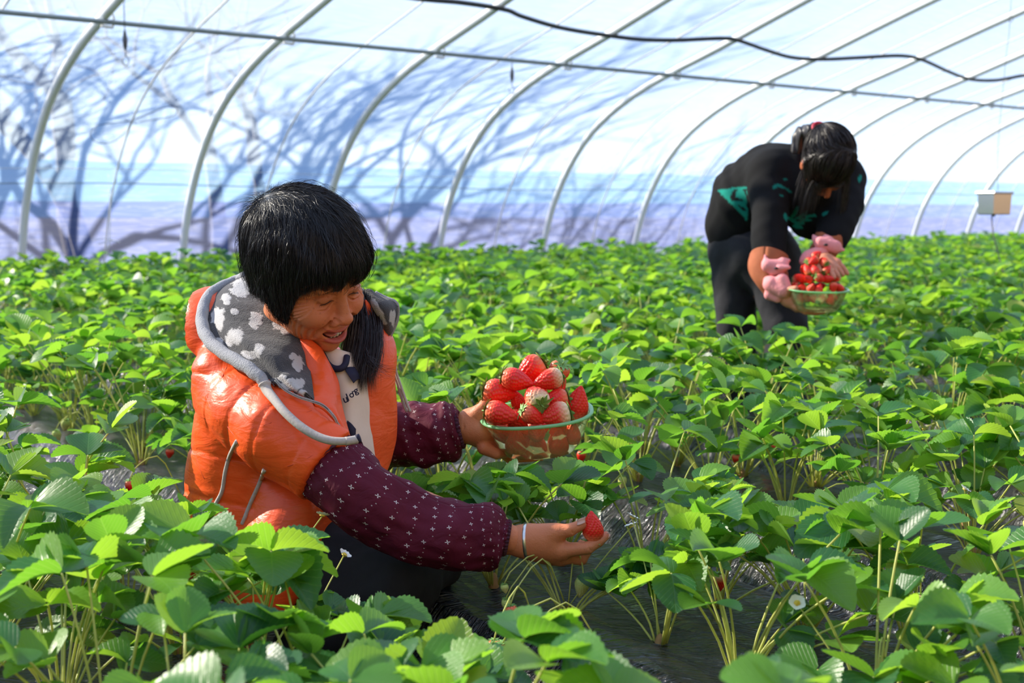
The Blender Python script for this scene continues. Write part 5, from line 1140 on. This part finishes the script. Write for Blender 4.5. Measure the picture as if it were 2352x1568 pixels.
bowl('plastic_bowl', 'green plastic bowl heaped with strawberries on the outstretched palm', at(1240, 1036, YB), 133*sB, 88*sB, 92*sB, (math.radians(7), math.radians(-5)), YB)
D1 = [ # px, py, dY, tip(dx,dy(up),toward camera), length px, kind, k, label
 (1214, 852, .035, (-.6, -.35, .2), 58, 'berry', 0, 'strawberry at the very top of the heap in the near bowl'),
 (1193, 872, -.02, (1, -.12, .25), 60, 'berry', 1, 'large strawberry lying sideways just below the top one in the near bowl'),
 (1255, 874, -.02, (-.9, -.25, .35), 56, 'berry_half', 1, 'strawberry with a pale shoulder at the top right of the near heap'),
 (1279, 858, .055, (-.3, -.6, -.4), 46, 'berry', 0, 'half-hidden strawberry behind the pale-shouldered one at the top'),
 (1286, 886, .05, (.3, -.8, .3), 44, 'berry', 2, 'dark red strawberry tucked behind the upper right of the near heap'),
 (1150, 904, -.01, (1, -.18, .25), 58, 'berry', 0, 'strawberry on the left side of the near heap, second row down'),
 (1188, 918, .0, (-.25, .6, .3), 44, 'berry', 2, 'dark strawberry wedged in the middle left of the near heap'),
 (1229, 908, -.055, (-.35, .45, -.75), 55, 'berry_half', 0, 'strawberry in the centre showing its whole star of green sepals'),
 (1271, 920, -.03, (-1, -.1, .25), 50, 'berry', 0, 'strawberry right of the one with the green star in the near heap'),
 (1326, 922, -.02, (.16, 1, .1), 66, 'berry', 2, 'upright strawberry with its point up at the right rim of the near bowl'),
 (1157, 950, -.075, (1, -.15, .2), 64, 'berry', 1, 'large strawberry lying sideways at the left front of the near bowl'),
 (1226, 955, -.085, (.75, -.4, -.2), 48, 'berry', 1, 'strawberry at the front with its small star of sepals turned left'),
 (1272, 955, -.075, (-1, -.2, .2), 56, 'berry_half', 0, 'pale-shouldered strawberry at the front right of the near bowl'),
 (1126, 938, .0, (.5, -.2, .5), 42, 'berry', 0, 'small strawberry poking out at the left edge of the near heap'),
 (1190, 968, -.05, (.6, -.4, .3), 42, 'berry', 0, 'strawberry pressed under the rim at the front left of the near bowl')]
for x, y, dY, tp, L, kind, k, lab in D1:
    el = (1.15, 1.3, 1.45)[k % 3]; Y = YB+dY; sz = L*Y/2916/el*1.26; berry(at(x, y, Y), (tp[0], -tp[2], tp[1]), sz, lab, kind, k)
D1b = [(1187, 1012, -.022, (.1, 1, 0), 52, 0), (1233, 998, -.040, (0, -.3, 1), 50, 1), (1242, 1022, -.018, (.5, -.2, .5), 46, 2), (1285, 1012, -.022, (.1, 1, .1), 54, 1), (1156, 1000, .0, (.3, -.6, 0), 46, 0), (1315, 990, -.01, (0, 1, 0), 52, 2), (1285, 985, .01, (-.8, -.2, 0), 46, 0), (1198, 988, .02, (1, 0, 0), 44, 1), (1240, 985, .04, (1, .2, 0), 48, 0), (1205, 1010, .05, (0, 1, 0), 48, 1), (1275, 1010, .055, (0, 1, 0), 48, 2), (1230, 945, .02, (1, .2, .3), 48, 0), (1165, 965, .045, (1, .2, 0), 44, 2), (1300, 955, .045, (1, .2, 0), 44, 1), (1240, 905, .04, (0, 1, 0), 46, 0)]
for i, (x, y, dY, tp, L, k) in enumerate(D1b):
    Y = YB+dY; el = (1.15, 1.3, 1.45)[k % 3]; lab = ['strawberry seen through the green wall, lower left of the near bowl', 'pale-bottomed round strawberry seen through the wall at the middle of the near bowl', 'strawberry on the floor of the near bowl, under the pale-bottomed one', 'pointed strawberry seen through the wall, lower right of the near bowl', 'strawberry against the left wall inside the near bowl', 'strawberry against the right wall inside the near bowl'][i] if i < 6 else 'strawberry buried inside the near bowl, '+['high on the right', 'at the left', 'just under the rim at the back', 'deep at the back left', 'deep at the back right', 'in the heart of the heap', 'at the back left rim', 'at the back right rim', 'behind the starred one'][i-6]
    berry(at(x, y, Y), (tp[0], -tp[2], tp[1]), L*Y/2916/el*1.15, lab, 'berry' if i != 1 else 'berry_half', k, None if i < 6 else 'strawberries buried in the near bowl', cal=i in (6, 7))
# the berry between finger and thumb
t = berry(at(1363, 1205, 2.128), (.02, -.12, 1), 60*2.13/2916/1.3*1.16, 'single ripe strawberry held up between thumb and forefinger', 'berry', 1)
# ------------------------------------------------ stooping woman in black, farther back
H2C = at(1897, 378, 4.66); H2B = view_basis(1897, 378, 28, 68, -6).astype(np.float32)
def h2w2(q): return np.asarray(q, np.float32)@H2B.T+H2C.astype(np.float32)
def w2h2(p): return (np.asarray(p, np.float32)-H2C.astype(np.float32))@H2B
def pix(V):
    d = V-np.array([0, 0, CAM_H]); cp, sp = math.cos(PITCH), math.sin(PITCH); dep = d[:, 1]*cp-d[:, 2]*sp; up = d[:, 1]*sp+d[:, 2]*cp
    return 1176+FPX*d[:, 0]/dep, 784-FPX*up/dep
def build_woman2():
    base = at(1745, 985, 4.95); base[2] = 0
    T = thing('person', 'stooping woman in a black sweater with teal patterns, head bowed over a bowl of strawberries', 'person', base); loc = lambda V: np.asarray(V, float)-base
    a = lambda x, y, Y: at(x, y, Y).astype(np.float32)
    def head2(P):
        S = mirror(P); d = s_ell(P, (0, -.016, .040), (.074, .094, .086)); d = smin(d, s_ell(P, (0, .026, -.022), (.060, .062, .080)), .02); d = smin(d, s_ell(P, (0, .034, -.074), (.046, .048, .044)), .03)
        d = smin(d, s_ell(S, (.036, .060, -.030), (.024, .028, .022)), .018); d = smax(d, -s_ell(S, (.031, .099, .004), (.017, .014, .010)), .012); d = smin(d, s_ell(S, (.031, .076, .002), (.016, .012, .010)), .006)
        d = smin(d, s_cap(P, (0, .084, .010), (0, .106, -.034), .008, .012), .010); d = smin(d, s_ell(P, (0, .084, -.072), (.024, .012, .010)), .008); d = smax(d, -s_ell(P, (0, .098, -.073), (.022, .006, .0015)), .003)
        d = smin(d, s_ell(P, (0, .076, -.104), (.020, .016, .016)), .018); d = smin(d, s_ell(S, (.079, -.010, -.014), (.008, .018, .030)), .004)
        return smin(d, s_cap(P, (0, -.030, -.055), w2h2(at(1860, 395, 4.84)), .050, .058), .02)
    V, Q = iso(head2, (-.11, -.16, -.28), (.11, .14, .14), .0034); C = np.tile(A3(.50, .155, .070), (len(V), 1)); w = np.clip(.5-s_ell(V.astype(np.float32), (0, .090, -.073), (.024, .012, .008))/.003, 0, 1)[:, None]; C = C*(1-w)+A3(.42, .10, .09)*w
    VV = [loc(h2w2(V))]; QQ = [Q]; CC = [C]; n = len(V)
    nsh, fsh, hipc = a(1770, 400, 4.82), a(1940, 405, 4.90), a(1712, 530, 5.05)
    nel, nwr = a(1765, 560, 4.64), a(1800, 672, 4.54); fel, fwr = a(1925, 520, 4.74), a(1885, 588, 4.60)
    kl, al, kr, ar = a(1690, 740, 5.05), a(1700, 955, 5.10), a(1800, 760, 4.90), a(1800, 975, 4.92)
    def inner(P):
        d = s_chain(P, [hipc, a(1760, 430, 4.95), a(1850, 400, 4.86)], [.10, .10, .09], .02); d = smin(d, s_cap(P, nsh, fsh, .05), .03)
        for ch, r in (((nsh, nel, nwr), (.045, .036, .025)), ((fsh, fel, fwr), (.045, .036, .025)), ((hipc, kl, al), (.08, .05, .035)), ((hipc, kr, ar), (.08, .05, .035))): d = smin(d, s_chain(P, ch, r), .02)
        return d
    V, Q = iso(inner, (a(1600, 300, 4.9)[0], 4.35, -.02), (a(2010, 300, 4.9)[0], 5.4, 1.15), .011, margin=2.0); VV.append(loc(V)); QQ.append(Q+n); CC.append(np.tile(A3(.50, .155, .070), (len(V), 1))); n += len(V)
    def hand(palm, ch, lo, hi, h=.0026):
        nonlocal n
        def f(P):
            d = None
            for p, r in palm: e = s_chain(P, p, r); d = e if d is None else smin(d, e, .012)
            for p, r in ch: d = smin(d, s_chain(P, p, r, .002), .005)
            return d
        V, Q = iso(f, lo, hi, h); VV.append(loc(V)); QQ.append(Q+n); CC.append(np.tile(A3(.66, .27, .16), (len(V), 1))); n += len(V)
    hand([([a(1793, 668, 4.55), a(1812, 688, 4.52)], [.027, .027]), ([a(1808, 684, 4.52), a(1832, 703, 4.50)], [.026, .020]), ([a(1808, 684, 4.54), a(1832, 705, 4.55)], [.026, .020])],
         [([a(1806, 676, 4.50), a(1814, 664, 4.475), a(1828, 662, 4.455)], [.015, .012, .010])]+[([a(1830, 704, 4.49+.022*k), a(1850, 716, 4.485+.024*k), a(1876-2*k, 718, 4.485+.025*k), a(1892-4*k, 716, 4.49+.025*k)], [.0125, .0105, .0095, .008]) for k in range(4)],
         a(1780, 730, 4.40)-A3(.02, 0, .02), a(1910, 640, 4.66)+A3(.02, 0, .02))
    hand([([a(1880, 583, 4.62), a(1898, 598, 4.56)], [.026, .027]), ([a(1892, 596, 4.56), a(1922, 604, 4.53)], [.024, .018]), ([a(1892, 598, 4.54), a(1912, 614, 4.50)], [.024, .018])],
         [([a(1888, 600, 4.52), a(1880, 612, 4.49), a(1884, 622, 4.47)], [.014, .011, .009])]+[([a(1922-7*k, 605+3*k, 4.53-.015*k), a(1934-8*k, 612+5*k, 4.52-.018*k), a(1941-9*k, 621+4*k, 4.515-.02*k), a(1946-10*k, 628+3*k, 4.51-.02*k)], [.0120, .0100, .0090, .0075]) for k in range(4)],
         a(1860, 640, 4.42)-A3(.02, 0, .02), a(1960, 570, 4.70)+A3(.02, 0, .02))
    mesh_obj('body', np.concatenate(VV), np.concatenate(QQ), M['skin'], T, attrs={'Col': np.concatenate(CC)})
    def sweater(P):
        d = s_chain(P, [a(1708, 520, 5.06), a(1728, 455, 5.00), a(1775, 420, 4.94), a(1850, 408, 4.88)], [.150, .150, .148, .135], .03)
        d = smin(d, s_cap(P, a(1778, 400, 4.83), a(1935, 405, 4.90), .085, .082), .06); d = smin(d, s_cap(P, a(1860, 440, 4.80), a(1870, 500, 4.85), .10, .09), .05)
        d = smin(d, s_chain(P, [a(1768, 405, 4.82), a(1768, 490, 4.70), a(1766, 585, 4.62)], [.076, .070, .064]), .035); d = smin(d, s_chain(P, [a(1940, 410, 4.90), a(1942, 470, 4.80), a(1908, 548, 4.66)], [.076, .070, .060]), .035)
        q = P.copy(); d = d-.006*vnoise(P, 16, 5)-.0028*vnoise(P, 45, 6)
        ax = (a(1850, 408, 4.88)-a(1708, 520, 5.06)); ax = ax/np.linalg.norm(ax); s = (P-a(1708, 520, 5.06))@ax; d = d+.004*np.sin(s*95)*np.exp(-((s-.10)/.09)**2)
        dn = (a(1766, 597, 4.61)-a(1768, 490, 4.70)); dn = dn/np.linalg.norm(dn); near = (P-a(1766, 590, 4.615))@dn; d = smax(d, np.minimum(near, 1.0)*np.where(P[:, 0] < a(1830, 500, 4.6)[0], 1, -1)*1.0-np.where(P[:, 0] < a(1830, 500, 4.6)[0], 0, 9), .004)
        return smax(d, -s_cap(P, a(1880, 340, 4.72), a(1868, 395, 4.80), .055), .02)
    V, Q = iso(sweater, (a(1600, 300, 4.9)[0], 4.45, .45), (a(2020, 300, 4.9)[0], 5.35, 1.18), .0075, margin=2.0)
    px, py = pix(V); nz = vnoise(V.astype(np.float32), 110, 3); C = np.tile(A3(.006, .006, .0068), (len(V), 1)); front = V[:, 1] < 5.02
    def tri(p, q, r):
        s1 = (q[0]-p[0])*(py-p[1])-(q[1]-p[1])*(px-p[0]); s2 = (r[0]-q[0])*(py-q[1])-(r[1]-q[1])*(px-q[0]); s3 = (p[0]-r[0])*(py-r[1])-(p[1]-r[1])*(px-r[0]); return ((s1 > 0) & (s2 > 0) & (s3 > 0)) | ((s1 < 0) & (s2 < 0) & (s3 < 0))
    teal = A3(.006, .22, .17)
    m = tri((1648, 436), (1716, 428), (1716, 508)) & front; edge = m & ~tri((1660, 440), (1716, 432), (1716, 494)); C[m & (nz > -.1)] = teal; C[edge] = teal*1.1
    m = (tri((1772, 428), (1815, 402), (1822, 436)) | tri((1772, 428), (1822, 436), (1795, 452))) & front; C[m & (nz > .05)] = teal*.75
    for cx, cy, an, L in ((1826, 488, 60, 17), (1838, 497, 25, 14), (1848, 504, -5, 15), (1820, 505, 150, 14), (1836, 512, 0, 13), (1862, 496, 10, 13), (1832, 520, -10, 12), (1850, 490, 70, 8), (1895, 490, 30, 8), (1975, 410, 70, 9), (1805, 498, 100, 9)):
        t = math.radians(-an); dx = (px-cx)*math.cos(t)+(py-cy)*math.sin(t); dy = -(px-cx)*math.sin(t)+(py-cy)*math.cos(t); C[((dx/L)**2+(dy/4.2)**2 < 1) & front] = teal
    sw = NT('black_knit'); sw = sw.done(sw.pbsdf(attrcol(sw), .9, sw.bump(sw.noise(300, 3, sw.obj()), .5, .002), Specular_IOR_Level=.2)); mesh_obj('sweater', loc(V), Q, sw, T, attrs={'Col': C})
    def trou(P):
        d = s_cap(P, a(1712, 545, 5.06), a(1740, 575, 5.00), .150, .14); d = smin(d, s_chain(P, [a(1692, 590, 5.08), a(1690, 740, 5.07), a(1702, 960, 5.10)], [.110, .078, .062], .02), .05); d = smin(d, s_chain(P, [a(1775, 600, 4.96), a(1806, 750, 4.90), a(1803, 980, 4.92)], [.110, .082, .064], .02), .04)
        return d-.005*vnoise(P, 18, 4)-.003*vnoise(P, 50, 6)
    V, Q = iso(trou, (a(1600, 300, 4.9)[0], 4.7, .0), (a(1900, 300, 4.9)[0], 5.35, .95), .009, margin=2.0); mesh_obj('trousers', loc(V), Q, M['trouser'], T)
    for x, Y in ((1705, 5.06), (1805, 4.88)):
        c = at(x, 960, Y); c[2] = .045; V, Q = iso(lambda P: smin(s_ell(P, c, (.05, .05, .05)), s_ell(P, c+[.03, -.10, -.012], (.045, .085, .033)), .03), c-[.08, .22, .06], c+[.10, .07, .07], .008); mesh_obj('shoe', loc(V), Q, M['navy'], T)
    # brown oversleeves with pink plush cuffs and ears
    br = noisy('brown_oversleeve', (.30, .075, .025), (.42, .12, .045), 40, .85, .4, .003); pk = noisy('pink_plush', (.80, .26, .27), (.90, .36, .36), 120, .9, .7, .003); blk = simple('black_eye', (.02, .01, .01), .4)
    def sleeve(P, R_, seed):
        CP = smooth_path([at(*p) for p in P], 40); r = smooth_path([[q] for q in R_], 40)[:, 0]; V, F, UV = loft(CP, r, r, 40, lambda A, Tt: .003*np.sin(A*3+Tt*9+seed)+.002*np.sin(A*7-Tt*13)*Tt); return solid(mesh_obj('oversleeve', loc(V), F, br, T, UV), .002)
    s1 = sleeve([(1765, 588, 4.615), (1763, 612, 4.595), (1772, 640, 4.575), (1786, 662, 4.56), (1793, 669, 4.55)], [.070, .067, .060, .050, .036], 1)
    s2 = sleeve([(1912, 542, 4.675), (1902, 558, 4.65), (1890, 574, 4.625), (1884, 583, 4.61)], [.056, .054, .046, .036], 3)
    def plush(parts, parent, nm='pink_cuff'):
        def f(P):
            d = None
            for kind, *q in parts: e = s_cap(P, a(*q[0]), a(*q[1]), q[2], q[3]); d = e if d is None else smin(d, e, .010)
            return d-.0015*vnoise(P, 90, 3)
        pts = np.array([a(*q[k]) for _, *q in parts for k in (0, 1)]); V, Q = iso(f, pts.min(0)-.06, pts.max(0)+.06, .0035); mesh_obj(nm, loc(V), Q, pk, parent)
    plush([('c', (1772, 652, 4.52), (1797, 668, 4.50), .030, .026), ('c', (1797, 642, 4.50), (1806, 660, 4.49), .022, .020), ('c', (1768, 676, 4.53), (1785, 684, 4.52), .020, .018), ('c', (1762, 642, 4.53), (1772, 648, 4.51), .012, .014)], s1)
    plush([('c', (1764, 610, 4.53), (1796, 610, 4.53), .024, .024), ('c', (1775, 622, 4.525), (1790, 620, 4.52), .018, .018), ('c', (1760, 600, 4.535), (1757, 586, 4.54), .012, .004), ('c', (1798, 600, 4.53), (1812, 598, 4.53), .014, .006), ('c', (1790, 616, 4.50), (1812, 614, 4.50), .009, .007)], s1, 'ear_patch')
    plush([('c', (1856, 590, 4.58), (1886, 578, 4.58), .024, .026), ('c', (1848, 600, 4.58), (1860, 596, 4.57), .018, .02)], s2)
    plush([('c', (1884, 558, 4.58), (1918, 566, 4.57), .024, .024), ('c', (1872, 548, 4.59), (1868, 540, 4.60), .012, .004), ('c', (1922, 572, 4.565), (1938, 574, 4.56), .012, .006), ('c', (1896, 545, 4.59), (1905, 550, 4.58), .012, .012)], s2, 'ear_patch')
    for x, y, Y, p in ((1783, 616, 4.492, s1), (1897, 562, 4.545, s2)):
        V, Q = iso(lambda P: s_ell(P, a(x, y, Y), (.008, .006, .005)), a(x, y, Y)-.012, a(x, y, Y)+.012, .002); mesh_obj('button_eye', loc(V), Q, blk, p)
    # hair
    def hair2(P):
        P = P.astype(np.float32); d = s_ell(P, (0, -.022, .050), (.092, .112, .098)); d = smin(d, s_ell(mirror(P), (.050, .01, -.01), (.036, .055, .06)), .03); az = np.arctan2(P[:, 1], np.abs(P[:, 0])+1e-6); zb = np.interp(az, np.radians([-90, -40, -10, 20, 38, 50, 90]), [-.06, -.05, -.02, -.05, -.03, .02, .03]).astype(np.float32); return smax(d, (zb-P[:, 2])*.8, .012)
    V, Q = iso(lambda P: hair2(P)+.003, (-.13, -.16, -.12), (.13, .13, .17), .0045); cap = mesh_obj('hair', loc(h2w2(V)), Q, M['hair_far'], T, attrs={'rnd': np.zeros(len(V))})
    rs = np.random.default_rng(9); k = 9000; U = rs.normal(size=(k*3, 3)); U /= np.linalg.norm(U, axis=1)[:, None]; P = (U*A3(.13, .15, .13)+A3(0, -.02, .04)).astype(np.float32)
    for _ in range(7): g = grad(hair2, P, .003); P = P-g*hair2(P)[:, None]
    P = P[P[:, 2] > .02][:k]; k = len(P); wh = A3(-.05, .02, .135); dn = (H2B.T@A3(0, 0, -1)); tail = A3(.03, -.13, .09)
    def dfn(P, g, i):
        away = P-wh; away /= np.linalg.norm(away, axis=1)[:, None]+1e-6; fr = np.clip((P[:, 1]+.02)/.04, 0, 1)[:, None]; tt = tail-P; tt /= np.linalg.norm(tt, axis=1)[:, None]+1e-6; return fr*(away*.4+dn*1.0)+(1-fr)*tt
    fre = lambda P, i: np.clip((.03-P[:, 2])/.03, 0, .99).astype(np.float32)*(P[:, 1] > .0)
    o = strands('hair_strands', P, (P-wh), hair2, 14, np.where(P[:, 1] > .0, rs.uniform(.008, .0155, k), .006).astype(np.float32), M['hair_far'], cap, rs.uniform(0, .005, k), rs.uniform(.0005, .0010, k), rs, dir_fn=dfn, jitter=.05, free=fre, stop=False)
    o.data.vertices.foreach_set('co', loc(h2w2(np.array([v.co for v in o.data.vertices]))).astype(np.float32).ravel()); o.data.update()
    V, Q = iso(lambda P: smin(s_cap(P, a(1868, 300, 4.74), a(1845, 312, 4.80), .030, .034), s_cap(P, a(1845, 312, 4.80), a(1828, 350, 4.80), .034, .022), .02)-.003*np.sin(P[:, 0]*300), a(1868, 300, 4.74)-.16, a(1868, 300, 4.74)+.14, .005); mesh_obj('ponytail', loc(V), Q, M['hair_far'], cap, attrs={'rnd': np.zeros(len(V))})
    tie = simple('red_hair_tie', (.55, .02, .05), .6); mb = MB(); c = at(1881, 293, 4.71)-base; mb.tube([c+np.array([.022*math.cos(t), .01*math.sin(t), .018*math.sin(t)]) for t in np.linspace(0, 6.28, 20)], .006, 8); mb.build('hair_tie', tie, cap)
build_woman2()
YB2 = 4.50; s2 = YB2/2916
bowl('plastic_bowl', 'green plastic bowl of strawberries held by the stooping woman', at(1874, 712, YB2), 72*s2, 50*s2, 50*s2, (math.radians(5), math.radians(1)), YB2)
rb = random.Random(3); cnt = 0; CB = at(1874, 712, YB2)
lay = [(.045, .040, 5), (.045, .062, 9), (.028, .075, 0), (.082, .078, 12), (.116, .066, 10), (.148, .047, 7), (.176, .026, 4), (.196, .0, 1)]
for li, (z, r, nn) in enumerate(lay):
    for j in range(nn):
        t = 2*math.pi*(j+.5*(int(z*100) % 2))/nn+rb.uniform(-.15, .15); p = CB+np.array([r*math.cos(t), r*.85*math.sin(t), z]); cnt += 1
        berry(p, (rb.uniform(-1, 1), rb.uniform(-1, .6), rb.uniform(-.7, .9)), .031, 'small strawberry in the far bowl, %s, %s from its right' % (['inner floor ring', 'outer floor ring', '', 'rim ring', 'second ring above the rim', 'third ring above the rim', 'ring below the top', 'very top'][li], ordi(j)), rb.choice(['berry', 'berry', 'berry_half']), cnt, 'strawberries in the far bowl')
